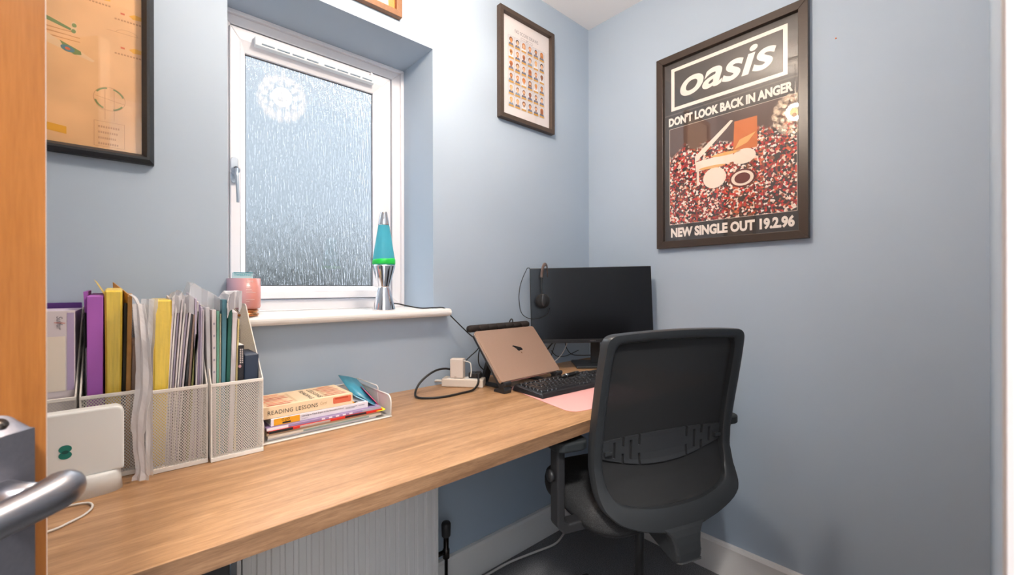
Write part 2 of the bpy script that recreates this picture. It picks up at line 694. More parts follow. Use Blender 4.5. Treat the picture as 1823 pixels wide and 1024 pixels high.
# local: x along the door from hinge, y to the far side, z up
DW = .690
m = MB()
m.box(0, DW - .004, 0, .040, .008, 2.02)
m.build('door_leaf', M_DOOR, door)
m = MB()
m.prism([(DW - .004, .0), (DW, .0035), (DW, .0365), (DW - .004, .040)], .008, 2.02, 2)
m.build('edge_highlight', M_DOORGLINT, door)  # chamfered door edge, its pale colour paints the highlight along it
m = MB()
px0, px1, pt, pz0, pz1 = DW - .0545, DW - .0215, .011, .835, 1.0125
m.box(px0, px1, -pt, 0, pz0, pz1)
na = 18
V_ = []
for i in range(na + 1):
    t_ = i / na
    x_ = px0 + (px1 - px0) * t_
    zb_ = pz1 + .0003 + .0122 * math.sqrt(max(0, 1 - (2 * t_ - 1) ** 2))
    V_ += [(x_, -pt, pz1), (x_, 0, zb_)]
m.add(V_, [(2 * i, 2 * i + 2, 2 * i + 3, 2 * i + 1) for i in range(na)], 0, True)
plate = m.build('backplate', M_STEEL2, door)
m = MB()
a = Vector((DW - .0375, -.0045, 1.0195))
nv = Vector((0, -.76, .65))
m.tube([a - nv * .002, a + nv * .0016], .0042, 14)
m.build('screw', P('screw_dark', '#5D5651', .3, .9), plate)
lv = MB()
cx, cz = DW - .041, .9705
lv.tube([(cx, -.010, cz), (cx, -.020, cz), (cx, -.036, cz)], [.0115, .0100, .0095], 18)
lev = lv.build('lever_handle', M_STEEL, door)
lv = MB()
pts = smooth_path([(cx + .019, -.0290, cz + .001), (cx + .016, -.0360, cz + .0005), (cx + .004, -.0405, cz), (cx - .025, -.0415, cz - .001), (cx - .070, -.0405, cz - .003), (cx - .115, -.0385, cz - .003)], 6)
n = len(pts)
lv.tube(pts, [.0085 + .0042 * min(1, i / 8) - .0045 * max(0, (i - 11) / 19) for i in range(n)], 18)
lv.build('lever_grip', M_STEEL, lev)

# ------------------------------------------------------------------ desk
DZ, DT, DY = .763, .0315, -.625
desk = thing('desk', 'long oak-effect worktop desk running under the window', 'desk', (0, 0, 0))
m = MB()
m.box(XL + .001, -.001, DY + .0012, -.001, DZ - DT, DZ)
m.build('desktop', M_DESK, desk, bevel=.0008)
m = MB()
m.box(XL + .001, -.001, DY, DY + .0012, DZ - DT, DZ - .0006)  # front edge strip, darker brown paints the shade on it
m.build('shaded_edge', wood('oak_edge_shaded', '#644731', '#826146', '#997658', (1, 13, 13), 6.2, .5, .2, .0), desk)
m = MB()
m.box(-1.632, -1.592, -.50, -.46, 0, DZ - DT)
m.build('leg', M_BLACKM, desk, bevel=.002)
m = MB()
m.box(-.0205, -.0005, -.56, -.04, DZ - DT - .045, DZ - DT)
m.build('wall_batten', M_WALL, desk)
m = MB()
m.box(XL + .001, XL + .021, -.56, -.04, DZ - DT - .045, DZ - DT)
m.build('wall_batten', M_WALL, desk)

# ------------------------------------------------------------------ radiator under the desk
rad = thing('radiator', 'white panel radiator with vertical flutes under the desk', 'radiator', (-1.23, -.062, .14))
RW = .288
m = MB()
N = 17
out = []
x = -RW + .012
pitch = (2 * RW - .024) / N
for k in range(N):
    out += [(x, -.038), (x + pitch * .55, -.038), (x + pitch * .62, -.0335), (x + pitch * .93, -.0335)]
    x += pitch
out += [(RW - .012, -.038), (RW - .012, -.030), (-RW + .012, -.030)]
m.prism(out, .0, .55, 2)
m.build('front_panel', M_RAD, rad, bevel=.0012)
for sx in (-1, 1):
    m = MB()
    x0, x1 = sorted((sx * RW, sx * (RW - .010)))
    m.box(x0, x1, -.036, .045, .0, .55)
    m.build('side_panel', M_RAD, rad, bevel=.002)
m = MB()
m.box(-RW + .011, RW - .011, .030, .044, .02, .54)
m.build('rear_panel', M_RAD, rad)
m = MB()
for k in range(24):
    m.box(-RW + .02 + k * .0235, -RW + .034 + k * .0235, -.029, .029, .535, .545)
m.build('top_grille', M_RAD, rad)
for sx in (-1, 1):
    m = MB()
    m.box(sx * .2 - .02, sx * .2 + .02, .045, .0615, .1, .45)
    m.build('wall_bracket', M_RAD, rad)
val = MB()
val.lathe([(.012, .105), (.0155, .110), (.0165, .150), (.0135, .156), (.004, .157)], 14, (RW + .050, -.005))
vo = val.build('valve_head', M_BLACKP, rad)
m = MB()
m.tube([(RW, -.005, .055), (RW + .05, -.005, .055)], .008, 10)
m.lathe([(.006, -.138), (.006, .03), (.012, .032), (.012, .062), (.009, .064), (.009, .105)], 12, (RW + .050, -.005))
m.build('valve_tail', P('valve_dark_chrome', '#3A3634', .25, .9), vo)

# white flex lying along the skirting on the carpet
m = MB()
m.tube(smooth_path([(-.80, -.045, .006), (-.68, -.040, .006), (-.574, -.042, .006), (-.46, -.062, .006), (-.35, -.082, .006), (-.27, -.060, .006), (-.21, -.036, .012), (-.14, -.032, .02)], 6), .0045, 8)
tag(m.build('power_flex', M_CABLEW), 'white flex lying on the carpet along the skirting', 'cable')

# ------------------------------------------------------------------ pictures
def picture_frame(root, w, h, fw, depth, mat, axis_in, glass=True, lip=.004):
    """Frame in local XZ plane, wall at y=0 (frame protrudes to -y); origin bottom left."""
    names = ('bottom', 'right', 'top', 'left')
    A = [(0, 0), (w, 0), (w, h), (0, h)]
    B = [(fw, fw), (w - fw, fw), (w - fw, h - fw), (fw, h - fw)]
    for i in range(4):
        j = (i + 1) % 4
        q = [A[i], A[j], B[j], B[i]]
        mb = MB()
        mb.hexa([(p[0], -.001, p[1]) for p in q] + [(p[0], -depth, p[1]) for p in q])
        mb.build('frame_rail', mat, root, bevel=.0012)
    if glass:
        mb = MB()
        mb.box(fw - .002, w - fw + .002, -depth * .55, -depth * .55 + .0015, fw - .002, h - fw + .002)
        mb.build('glass', M_PGLASS, root)
    mb = MB()
    mb.box(.004, w - .004, -.004, -.0012, .004, h - .004)
    mb.build('backing_board', P('backing_brown', '#6B5642', .8), root)


M_FRAMEBLK = P('poster_frame_brown_black', '#3A2C22', .34, var=(90, .12, (1, 1, 6)))
M_FRAMEBRN = P('small_frame_brown', '#4A3C33', .5, var=(120, .12))
M_FRAMEDK = P('dark_frame_wood', '#23262A', .45, var=(200, .2))
M_FRAMEOAK = P('brown_frame_wood', '#7A5336', .45, var=(90, .12))

# music poster on the right-hand wall: local x runs along -Y (away from the corner), local y into the wall
PX0, PX1, PZ0, PZ1 = .381, .932, 1.278, 2.086
post = thing('framed_poster', 'large brown-black framed music poster with white oasis lettering on the right-hand wall', 'poster', (0, -PX0, PZ0), -pi / 2)
pw, ph = PX1 - PX0, PZ1 - PZ0
picture_frame(post, pw, ph, .029, .024, M_FRAMEBLK, None)


def flower_field():
    m = bpy.data.materials.new('poster_flower_picture')
    t, b, o = nt(m)
    tc = t.nodes.new('ShaderNodeTexCoord')
    sep = t.nodes.new('ShaderNodeSeparateXYZ')
    t.links.new(tc.outputs['Object'], sep.inputs[0])
    vo = t.nodes.new('ShaderNodeTexVoronoi')
    vo.inputs['Scale'].default_value = 140
    t.links.new(tc.outputs['Object'], vo.inputs['Vector'])
    hs = t.nodes.new('ShaderNodeSeparateColor')
    t.links.new(vo.outputs['Color'], hs.inputs[0])
    r = t.nodes.new('ShaderNodeValToRGB')
    r.color_ramp.interpolation = 'CONSTANT'
    e = r.color_ramp.elements
    e[0].position, e[0].color = 0, lin('#33201C')
    e[1].position, e[1].color = .34, lin('#8E1B16')
    for p, c in ((.50, '#C92B20'), (.62, '#8A4A2C'), (.72, '#E7C8B4'), (.86, '#F3E6DC'), (.94, '#D6653A')):
        k = e.new(p)
        k.color = lin(c)
    t.links.new(hs.outputs[0], r.inputs[0])
    # flowers get sparse towards the dark top
    mr = t.nodes.new('ShaderNodeMapRange')
    mr.inputs[1].default_value = .23
    mr.inputs[2].default_value = .46
    mr.inputs[3].default_value = 1.0
    mr.inputs[4].default_value = 0.0
    t.links.new(sep.outputs[2], mr.inputs[0])
    n = noise_node(t, 11, 3)
    ad = t.nodes.new('ShaderNodeMath')
    ad.operation = 'ADD'
    t.links.new(mr.outputs[0], ad.inputs[0])
    t.links.new(n.outputs[0], ad.inputs[1])
    gt = t.nodes.new('ShaderNodeMapRange')
    gt.inputs[1].default_value = .66
    gt.inputs[2].default_value = .78
    t.links.new(ad.outputs[0], gt.inputs[0])
    mx = t.nodes.new('ShaderNodeMix')
    mx.data_type = 'RGBA'
    mx.inputs[6].default_value = lin('#51352A')
    t.links.new(gt.outputs[0], mx.inputs[0])
    t.links.new(r.outputs[0], mx.inputs[7])
    t.links.new(mx.outputs[2], b.inputs['Base Color'])
    b.inputs['Roughness'].default_value = .5
    return m


def PP(x, z):   # poster plane, world (distance from corner, height) -> local
    return (x - PX0, z - PZ0)


M_PBLACK = P('poster_black', '#332A26', .5)
M_PWHITE = P('poster_cream', '#EFE2D8', .5)
M_PLINE = P('poster_line', '#8C7C74', .5)
m = MB()
m.box(.02, pw - .02, -.0055, -.0045, .02, ph - .02, 0)
yb = -.0062


def rect(mb, x0, x1, z0, z1, y, mi):
    mb.poly([(x0, y, z0), (x1, y, z0), (x1, y, z1), (x0, y, z1)], mi)


def outline(mb, x0, x1, z0, z1, w, y, mi):
    rect(mb, x0, x1, z0, z0 + w, y, mi)
    rect(mb, x0, x1, z1 - w, z1, y, mi)
    rect(mb, x0, x0 + w, z0 + w, z1 - w, y, mi)
    rect(mb, x1 - w, x1, z0 + w, z1 - w, y, mi)


outline(m, *PP(.440, 0)[:1], PP(.868, 0)[0], PP(0, 1.855)[1], PP(0, 2.033)[1], .014, yb, 1)
outline(m, .030, .524, PP(0, 1.838)[1], PP(0, 2.058)[1], .0008, yb, 2)
outline(m, .030, .524, PP(0, 1.305)[1], PP(0, 1.842)[1], .0008, yb, 2)
X, Z = PP(.479, 1.901)
m.text('oasis', (X, yb, Z), (1, 0, 0), (0, 0, 1), .354, .104, 1, .28, .022, spacing=1.0)
X, Z = PP(.429, 1.792)
m.text("DON'T LOOK BACK IN ANGER", (X, yb, Z), (1, 0, 0), (0, 0, 1), .455, .037, 1, 0, .050)
X, Z = PP(.437, 1.3215)
m.text('NEW SINGLE OUT 19.2.96', (X, yb, Z), (1, 0, 0), (0, 0, 1), .451, .042, 1, 0, .050)
m.build('printed_sheet', [M_PBLACK, M_PWHITE, M_PLINE], post)
# the picture panel: an abstract flower-strewn stage in the same colours
m = MB()
X0, Z0 = PP(.432, 1.376)
X1, Z1 = PP(.896, 1.781)
rect(m, X0, X1, Z0, Z1, -.0060, 0)
gx, gz = X0, Z0
gw, gh = X1 - X0, Z1 - Z0


def G(u, v):
    return (gx + u * gw, -.0066, gz + v * gh)


outline(m, X0, X1, Z0, Z1, .0012, -.0064, 1)
m.poly([G(.55, .62), (G(.73, .62)), G(.73, .90), G(.56, .90)], 2)
m.poly([G(.235, .595), G(.30, .655), G(.50, .855), G(.55, .915), G(.53, .925), G(.235, .66)], 1)
m.poly([G(.24, .50), G(.55, .53), G(.55, .62), G(.24, .60)], 1)
m.poly([G(.25, .36), G(.27, .36), G(.27, .51), G(.25, .51)], 1)
m.poly([(p[0], p[1] - .0003, p[2]) for p in (G(.56, .64), G(.66, .68), G(.72, .76), G(.60, .72))], 4)
for u, v, ru, rv, mi in ((.63, .56, .09, .07, 1), (.40, .41, .095, .10, 1), (.62, .36, .10, .085, 3), (.62, .36, .085, .07, 1), (.62, .36, .06, .05, 3), (.49, .62, .12, .016, 4), (.38, .52, .11, .014, 4)):
    pts = [(gx + (u + ru * cos(2 * pi * i / 20)) * gw, -.0068 - .0002 * (mi == 3) - (.0004 if ru < .09 and mi == 1 else 0) - (.0006 if ru == .06 else 0), gz + (v + rv * sin(2 * pi * i / 20)) * gh) for i in range(20)]
    m.poly(pts, mi)
m.build('printed_picture', [flower_field(), P('print_cream', '#EBD9C8', .5), P('print_orange', '#C96A24', .5), P('print_dark_red', '#5E1614', .5), P('print_amber', '#E0A860', .5)], post)

# football-portrait print on the window wall
fx0, fx1, fz0, fz1 = -.600, -.277, 1.806, 2.260
sf = thing('framed_print', 'brown framed print of a grid of small cartoon portraits near the corner', 'picture', (fx0, 0, fz0), 0)
w, h = fx1 - fx0, fz1 - fz0
picture_frame(sf, w, h, .019, .024, M_FRAMEBRN, None)
m = MB()
m.box(.012, w - .012, -.0055, -.0045, .012, h - .012, 0)
LX = lambda x: x - fx0
LZ = lambda z: z - fz0
yb = -.0060
m.text('NO SCORE DRAWS', (LX(-.505), yb, LZ(2.186)), (1, 0, 0), (0, 0, 1), .140, .0145, 1, 0, 0.0)
outline(m, LX(-.470), LX(-.400), LZ(2.1685), LZ(2.1775), .0012, yb, 1)
rect(m, LX(-.4365), LX(-.4335), LZ(2.1685), LZ(2.1775), yb, 1)
gx0, gx1, gz0, gz1 = LX(-.545), LX(-.325), LZ(1.867), LZ(2.166)
cw_, ch_ = (gx1 - gx0) / 6, (gz1 - gz0) / 6
rng = random.Random(4)
for r_ in range(6):
    for c_ in range(6):
        x0 = gx0 + c_ * cw_ + .0012
        x1 = x0 + cw_ - .0024
        z0 = gz1 - (r_ + 1) * ch_ + .0016
        z1 = z0 + ch_ - .0032
        rect(m, x0, x1, z0, z1, yb, 2)
        outline(m, x0, x1, z0, z1, .0006, yb - .0001, 1)
        xc = (x0 + x1) / 2
        hair = rng.choice([4, 5, 6, 7, 5, 6])
        skin = rng.choice([8, 8, 9, 8, 10])
        shirt = rng.choice([3, 11, 3, 12, 3, 13 if (r_, c_) == (3, 3) else 3])
        m.poly([(xc - .014, yb - .0002, z0 + .008), (xc + .014, yb - .0002, z0 + .008), (xc + .011, yb - .0002, z0 + .016), (xc + .004, yb - .0002, z0 + .0195), (xc - .004, yb - .0002, z0 + .0195), (xc - .011, yb - .0002, z0 + .016)], shirt)
        big = rng.choice([0, 0, 0, 1, 2])
        disc(m, (xc, z0 + .0315), .0085 + .0015 * (big > 0), .0095 + .001 * (big > 0), yb - .0003, 12, hair)
        if big == 2:
            rect(m, xc - .0095, xc + .0095, z0 + .017, z0 + .031, yb - .0003, hair)
        rect(m, xc - .003, xc + .003, z0 + .015, z0 + .024, yb - .0004, skin)
        disc(m, (xc, z0 + .0275), .0066, .0088, yb - .0005, 12, skin)
        if rng.random() < .35:
            disc(m, (xc, z0 + .0225), .0045, .004, yb - .0006, 10, hair)
        rect(m, x0 + .003, x1 - .003, z0 + .001, z0 + .0085, yb - .0006, 14)
m.build('printed_sheet', [P('print_paper', '#E6DEDD', .6), P('print_grey', '#827B80', .6), P('card_white', '#DAD7DA', .6), P('shirt_slate', '#6A6F86', .6),
                          P('hair_dark', '#4A3228', .6), P('hair_brown', '#8A5326', .6), P('hair_ginger', '#C9741E', .6), P('hair_blond', '#DFA94E', .6),
                          P('skin_light', '#EDB98C', .6), P('skin_tan', '#DB8E4A', .6), P('skin_brown', '#A05B30', .6), P('shirt_white', '#E8E8EC', .6),
                          P('shirt_blue', '#8093A8', .6), P('shirt_green', '#7FA03A', .6), P('plate_gold', '#D8A044', .6)], sf)

# large aircraft sketch, left of the window (only its lower right part is in view)
ax1, az0, aw, ah = -1.668, 1.404, .62, .80
ap = thing('framed_drawing', 'large dark framed sepia drawing of an aircraft beside the open door', 'picture', (ax1 - aw, 0, az0), 0)
FWD_ = .022
A = [(0, 0), (aw, 0), (aw, ah), (0, ah)]
for i in range(4):
    j = (i + 1) % 4
    q = [A[i], A[j]]
    ins = lambda p, d: (d if p[0] == 0 else aw - d, d if p[1] == 0 else ah - d)
    lay = [(0, -.001), (0, -.016), (.008, -.026), (.013, -.026), (FWD_, -.010), (FWD_, -.001)]
    mb = MB()
    for k in range(len(lay) - 1):
        d0, y0 = lay[k]
        d1, y1 = lay[k + 1]
        a0, a1, b0, b1 = ins(q[0], d0), ins(q[1], d0), ins(q[0], d1), ins(q[1], d1)
        mb.poly([(a0[0], y0, a0[1]), (a1[0], y0, a1[1]), (b1[0], y1, b1[1]), (b0[0], y1, b0[1])])
    mb.build('frame_rail', M_FRAMEDK, ap)
m = MB()
m.box(FWD_ - .004, aw - FWD_ + .004, -.0075, -.0065, FWD_ - .004, ah - FWD_ + .004)
m.build('glass', M_PGLASS, ap)
AX = lambda x: x - (ax1 - aw)
AZ = lambda z: z - az0
m = MB()
m.box(.01, aw - .01, -.005, -.002, .01, ah - .01, 0)
y1 = -.0053


def line(mb, a, b, w, y, mi):
    a, b = Vector(a), Vector(b)
    d = (b - a).normalized()
    n_ = Vector((-d.y, d.x)) * w / 2
    mb.poly([(p.x, y, p.y) for p in (a - n_, b - n_, b + n_, a + n_)], mi)


def AP(pts, mi, y=None):
    m.poly([(AX(x), y if y else y1, AZ(z)) for x, z in pts], mi)


# wing with roundel, propeller arcs, lettered box, small yellow views
AP([(-1.90, 1.668), (-1.835, 1.632), (-1.772, 1.614), (-1.768, 1.618), (-1.79, 1.631), (-1.823, 1.644), (-1.90, 1.690)], 5)
AP([(-1.822, 1.645), (-1.79, 1.631), (-1.789, 1.624), (-1.800, 1.621), (-1.815, 1.631)], 1, y1 - .0001)
disc(m, (AX(-1.810), AZ(1.6305)), .011, .0065, y1 - .0002, 14, 2, -.25)
disc(m, (AX(-1.810), AZ(1.6305)), .0042, .003, y1 - .0003, 12, 3, -.25)
AP([(-1.90, 1.71), (-1.835, 1.688), (-1.805, 1.676), (-1.805, 1.671), (-1.84, 1.681), (-1.90, 1.695)], 1)
disc(m, (AX(-1.8005), AZ(1.679)), .0045, .0135, y1, 14, 5)
disc(m, (AX(-1.8000), AZ(1.684)), .0038, .0045, y1 - .0001, 10, 1)
disc(m, (AX(-1.8010), AZ(1.671)), .0036, .0045, y1 - .0001, 10, 1)
cxp, czp = AX(-1.7445), AZ(1.5405)
for a0, a1 in ((100, 150), (20, 75), (195, 245), (285, 330)):
    seg = [(RAD(a0 + (a1 - a0) * i / 8)) for i in range(9)]
    m.poly([(cxp + .0255 * cos(t), y1, czp + .0255 * sin(t)) for t in seg] + [(cxp + .0225 * cos(t), y1, czp + .0225 * sin(t)) for t in reversed(seg)], 1)
for i in range(40):
    t0, t1 = 2 * pi * i / 40, 2 * pi * (i + 1) / 40
    line(m, (cxp + .026 * cos(t0), czp + .026 * sin(t0)), (cxp + .026 * cos(t1), czp + .026 * sin(t1)), .0007, y1 - .0001, 4)
for dx in (-.0075, .0075):
    line(m, (cxp + dx, czp + .020), (cxp + dx, czp - .048), .0006, y1, 4)
line(m, (cxp - .024, czp + .003), (cxp + .024, czp - .006), .0006, y1, 4)
outline(m, AX(-1.770), AX(-1.7195), AZ(1.432), AZ(1.488), .0006, y1, 4)
for k in range(4):
    zz = 1.478 - k * .0125
    ww = (.036, .033, .030, .034)[k]
    for q in range(9):
        rect(m, AX(-1.763) + q * ww / 9, AX(-1.763) + q * ww / 9 + ww / 14, AZ(zz) - .0045, AZ(zz), y1, 4)
AP([(-1.86, 1.468), (-1.812, 1.462), (-1.812, 1.446), (-1.86, 1.452)], 6)
for zc in (1.664, 1.742, 1.765):
    xo = -1.708 if zc < 1.75 else -1.765
    AP([(xo - .004, zc), (xo + .006, zc + .006), (xo + .022, zc + .004), (xo + .022, zc - .004), (xo + .004, zc - .006)], 6)
    rect(m, AX(xo - .018), AX(xo - .011), AZ(zc - .002), AZ(zc + .002), y1, 3)
    for q in range(10):
        rect(m, AX(xo - .028) + q * .0052, AX(xo - .028) + q * .0052 + .0035, AZ(zc - .017), AZ(zc - .0135), y1, 4)
for i in range(20):
    t0, t1 = pi * i / 20, pi * (i + 1) / 20
    cx_, cz_ = AX(-1.715), AZ(1.697)
    line(m, (cx_ + .0185 * cos(t0), cz_ + .009 * sin(t0)), (cx_ + .0185 * cos(t1), cz_ + .009 * sin(t1)), .0006, y1, 4)
line(m, (cxp - .005, AZ(1.697)), (AX(-1.6965), AZ(1.697)), .0006, y1, 4)
for k in range(7):
    z_ = 1.672 - k * .0045
    line(m, (AX(-1.90), AZ(z_)), (AX(-1.815 + .012 * (k % 3)), AZ(z_ - .004 + .005 * (k % 2))), .0014, y1 + .00003 * (k + 1), 7)
m.build('printed_sheet', [P('sepia_paper', '#DFAE7C', .65, var=(7, .16)), P('sketch_green', '#7C8A52', .65), P('sketch_blue', '#5E8389', .65), P('sketch_red', '#D0683F', .65),
                          P('sketch_brown', '#BC875A', .65), P('sketch_buff', '#E2BC90', .65), P('sketch_yellow', '#E2A22C', .65), P('sketch_rust', '#C98A52', .65)], ap)

# frame above the window, cut by the top of the view
tp = thing('framed_picture', 'brown framed orange and cream picture above the window', 'picture', (-1.030 - .36, 0, 2.018), 0)
picture_frame(tp, .36, .26, .020, .022, M_FRAMEOAK, None)
m = MB()
m.box(.012, .348, -.0055, -.0045, .012, .248, 0)
rect(m, .020, .328, .020, .24, -.006, 1)
m.poly([(.318, -.0063, .020), (.34, -.0063, .020), (.34, -.0063, .24), (.318, -.0063, .24), (.314, -.0063, .13)], 0)
m.build('printed_sheet', [P('print_bright_orange', '#E2760A', .6), P('print_peach', '#EAC4A4', .6)], tp)

# ------------------------------------------------------------------ room pendant and added hall fill light
pend = thing('pendant_lamp', 'ceiling pendant with a round shade of clear glass beads', 'lamp', tuple(PEND))
m = MB()
m.tube([(0, 0, .09), (0, 0, .297)], .003, 8)
m.build('cord', M_CABLEW, pend)
m = MB()
m.lathe([(.045, .304), (.045, .291), (.01, .281)], 20)
m.build('ceiling_rose', M_WHITEP, pend)
m = MB()
for j in range(1, 8):
    p_ = pi * j / 8
    k_ = max(6, int(17 * sin(p_)))
    for i in range(k_):
        a_ = 2 * pi * (i + .5 * (j % 2)) / k_
        m.sphere((.105 * sin(p_) * cos(a_), .105 * sin(p_) * sin(a_), .105 * cos(p_)), .0135, 8, 6)
bead = P('glass_bead', '#FFF0DC', .05, trans=.62, spec=.8)
bo = m.build('bead_shade', bead, pend)
bo['kind'] = 'stuff'
m = MB()
for j in range(1, 8):
    p_ = pi * j / 8
    m.tube([(.105 * sin(p_) * cos(2 * pi * i / 24), .105 * sin(p_) * sin(2 * pi * i / 24), .105 * cos(p_)) for i in range(24)], .0012, 5, closed=True)
m.build('wire_hoops', M_CHROME, pend)
m = MB()
m.sphere((0, 0, .01), .028, 14, 10)
m.build('bulb', P('bulb_glow', '#FFE0B0', .5, emit=('#FFC98A', 9)), pend)
pl = lamp('pendant_light', 'POINT', (0, 0, .01), L_PEND, (1.0, .87, .74), .045)
pl.parent = pend

hl = thing('hall_fill_light', 'unseen round fill light added in the hall behind the doorway', 'lamp', tuple(HALL_FILL))  # added out of view to fill the room through the doorway
m = MB()
m.lathe([(.20, .07), (.20, .03), (.17, .0), (.0, -.0)], 28)
m.build('fill_disc', P('fill_disc_glow', '#FFFFFF', .5, emit=('#FFF1E0', 3)), hl)
ll = lamp('hall_fill', 'AREA', (0, 0, -.012), L_FILL, (1.0, .96, .91), .30)
ll.parent = hl

# ------------------------------------------------------------------ wire magazine holders
def magazine_holder(x0, x1, yf, label, depth=.245):
    r = thing('magazine_holder', label, 'magazine holder', (x0, yf, DZ + .0005), 0, 'white wire magazine holders on the desk')
    w = x1 - x0
    d = depth
    fh, bh = .157, .312
    side = [(0, 0), (d, 0), (d, bh), (d - .06, bh), (d - .072, bh - .004), (.004, fh + .004), (0, fh)]
    t_ = .0025
    # band along the edges
    def band(name, pts, wdt, closed=False):
        pass
    m = MB()
    lattice(m, [(.002, .006), (w - .002, .006), (w - .002, fh - .004), (.002, fh - .004)], lambda a, b: (a, .0006, b))
    o = m.build('front_mesh', M_WMESH, r)
    o['kind'] = 'stuff'
    solidify(o, .0007)
    m = MB()
    lattice(m, [(.002, .006), (w - .002, .006), (w - .002, bh - .004), (.002, bh - .004)], lambda a, b: (a, d - .0006, b))
    o = m.build('back_mesh', M_WMESH, r)
    o['kind'] = 'stuff'
    solidify(o, .0007)
    for xs in (.0006, w - .0006):
        m = MB()
        lattice(m, side, lambda a, b: (xs, a, b))
        o = m.build('side_mesh', M_WMESH, r)
        o['kind'] = 'stuff'
        solidify(o, .0007)
    # rims: front top, front foot, sloped side rims, back top, uprights
    m = MB()
    m.box(0, w, -.0015, .0022, fh - .006, fh + .0005)
    m.box(0, w, -.0015, .0022, 0, .0085)
    m.box(0, w, d - .002, d + .001, bh - .006, bh + .0005)
    m.box(0, w, d - .002, d + .001, 0, .008)
    for xs in (0, w - .0024):
        m.box(xs, xs + .0024, 0, d, 0, .008)
        m.box(xs, xs + .0024, -.0008, .0022, 0, fh)
        m.box(xs, xs + .0024, d - .003, d, 0, bh)
        top = side[2:]
        for i in range(len(top) - 1):
            a, b = Vector(top[i]), Vector(top[i + 1])
            n_ = (b - a).normalized()
            n_ = Vector((-n_.y, n_.x)) * .006
            q = [a, b, b + n_, a + n_]
            m.prism([tuple(p) for p in q], xs, xs + .0024, 0)
    m.build('rim', M_WMESH, r, bevel=.0006, seg=1)
    m = MB()
    m.box(.002, w - .002, .002, d - .002, .001, .003)
    m.build('base', M_WMESH, r)
    return r


magazine_holder(-1.878, -1.7835, -.240, 'white wire magazine holder next to the door, filled by one white binder')
magazine_holder(-1.7795, -1.6935, -.248, 'white wire magazine holder behind the white router, with purple and yellow wallets')
magazine_holder(-1.690, -1.5955, -.277, 'white wire magazine holder with clear pockets spilling over its front corner')
magazine_holder(-1.5920, -1.4985, -.285, 'white wire magazine holder beside the books, with green and teal folders')
HB = DZ + .004   # floor of the holders


def leaf(name, label, cat, xb, xt, yf, yb_, zt, mat, mats2=None, zt_back=None, group=None, zb=None, bev=.0008, parent=None, curl=0.):
    """An upright sheaf: xb=(x0,x1) at its foot, xt=(x0,x1) at its top, yf..yb_ depth, top height zt (front) / zt_back."""
    zb = HB if zb is None else zb
    ztb = zt if zt_back is None else zt_back
    m = MB()
    n = 6
    V = []
    for i in range(n + 1):
        t = i / n
        zf = zb + (zt - zb) * t
        zk = zb + (ztb - zb) * t
        b = curl * sin(pi * t)
        x0 = xb[0] + (xt[0] - xb[0]) * t + b
        x1 = xb[1] + (xt[1] - xb[1]) * t + b
        V += [(x0, yf, zf), (x1, yf, zf), (x1, yb_, zk), (x0, yb_, zk)]
    F = [(3, 2, 1, 0), (4 * n, 4 * n + 1, 4 * n + 2, 4 * n + 3)]
    for i in range(n):
        for k in range(4):
            l = (k + 1) % 4
            F.append((4 * i + k, 4 * i + l, 4 * i + 4 + l, 4 * i + 4 + k))
    m.add(V, F)
    o = m.build(name, mat, parent, bevel=bev, seg=1)
    if label:
        tag(o, label, cat, group)
    return o


M_CLEAR = P('clear_pocket', '#F6F5F9', .2, trans=.66, spec=.6)
M_CLEAR2 = P('cloudy_pocket', '#F4F3F8', .25, trans=.46, bump=(60, .5, .004))
M_MILK = P('milky_pocket', '#F4F0F2', .3, trans=.45)
M_YELLOW = P('yellow_wallet', '#E8C84C', .32, var=(40, .12, (6, 6, .4)), bump=(50, .25, .003))
M_PURPLE = P('purple_card', '#B062C0', .6, bump=(300, .1))
M_MANILA = P('manila_card', '#BC8A4C', .7, var=(60, .1))
M_LILAC = P('lilac_paper', '#C8BCD0', .7)
M_SHEET = P('sheet_edges', '#DDD4D8', .75, var=(900, .18, (1, .02, .02)))

# holder by the door: white binder with purple inside
b = thing('box_file', 'tall white and lilac box file with a cream label', 'box file', (0, 0, 0))
leaf('spine', None, None, (-1.8745, -1.7865), (-1.8745, -1.7865), -.2160, -.2100, 1.074, P('binder_white', '#D9CFD3', .55), parent=b)
leaf('body', None, None, (-1.8745, -1.7870), (-1.8745, -1.7870), -.2095, -.02, 1.072, M_LILAC, parent=b)
m = MB()
rect(m, -1.872, -1.7985, .93, 1.028, -.2165, 0)
rect(m, -1.7965, -1.7875, .93, 1.070, -.2164, 1)
m.text('Sulfur', (-1.8095, -.2166, 1.064), (0, 0, -1), (1, 0, 0), .024, .0075, 2, .2)
line(m, (-1.8125, 1.053), (-1.7985, 1.0515), .0009, -.2168, 3)
m.build('spine_print', [P('label_cream', '#E9DDCE', .6), P('spine_lilac', '#B4A3C6', .55), M_GREYINK, P('ink_red', '#D8644A', .6)], b)
leaf('purple_folder', 'dark purple folder sticking up behind the white box file', 'folder', (-1.8745, -1.789), (-1.8745, -1.789), -.0025, -.012, 1.082, P('dark_purple_card', '#4A2370', .5), zt_back=1.084, zb=HB)

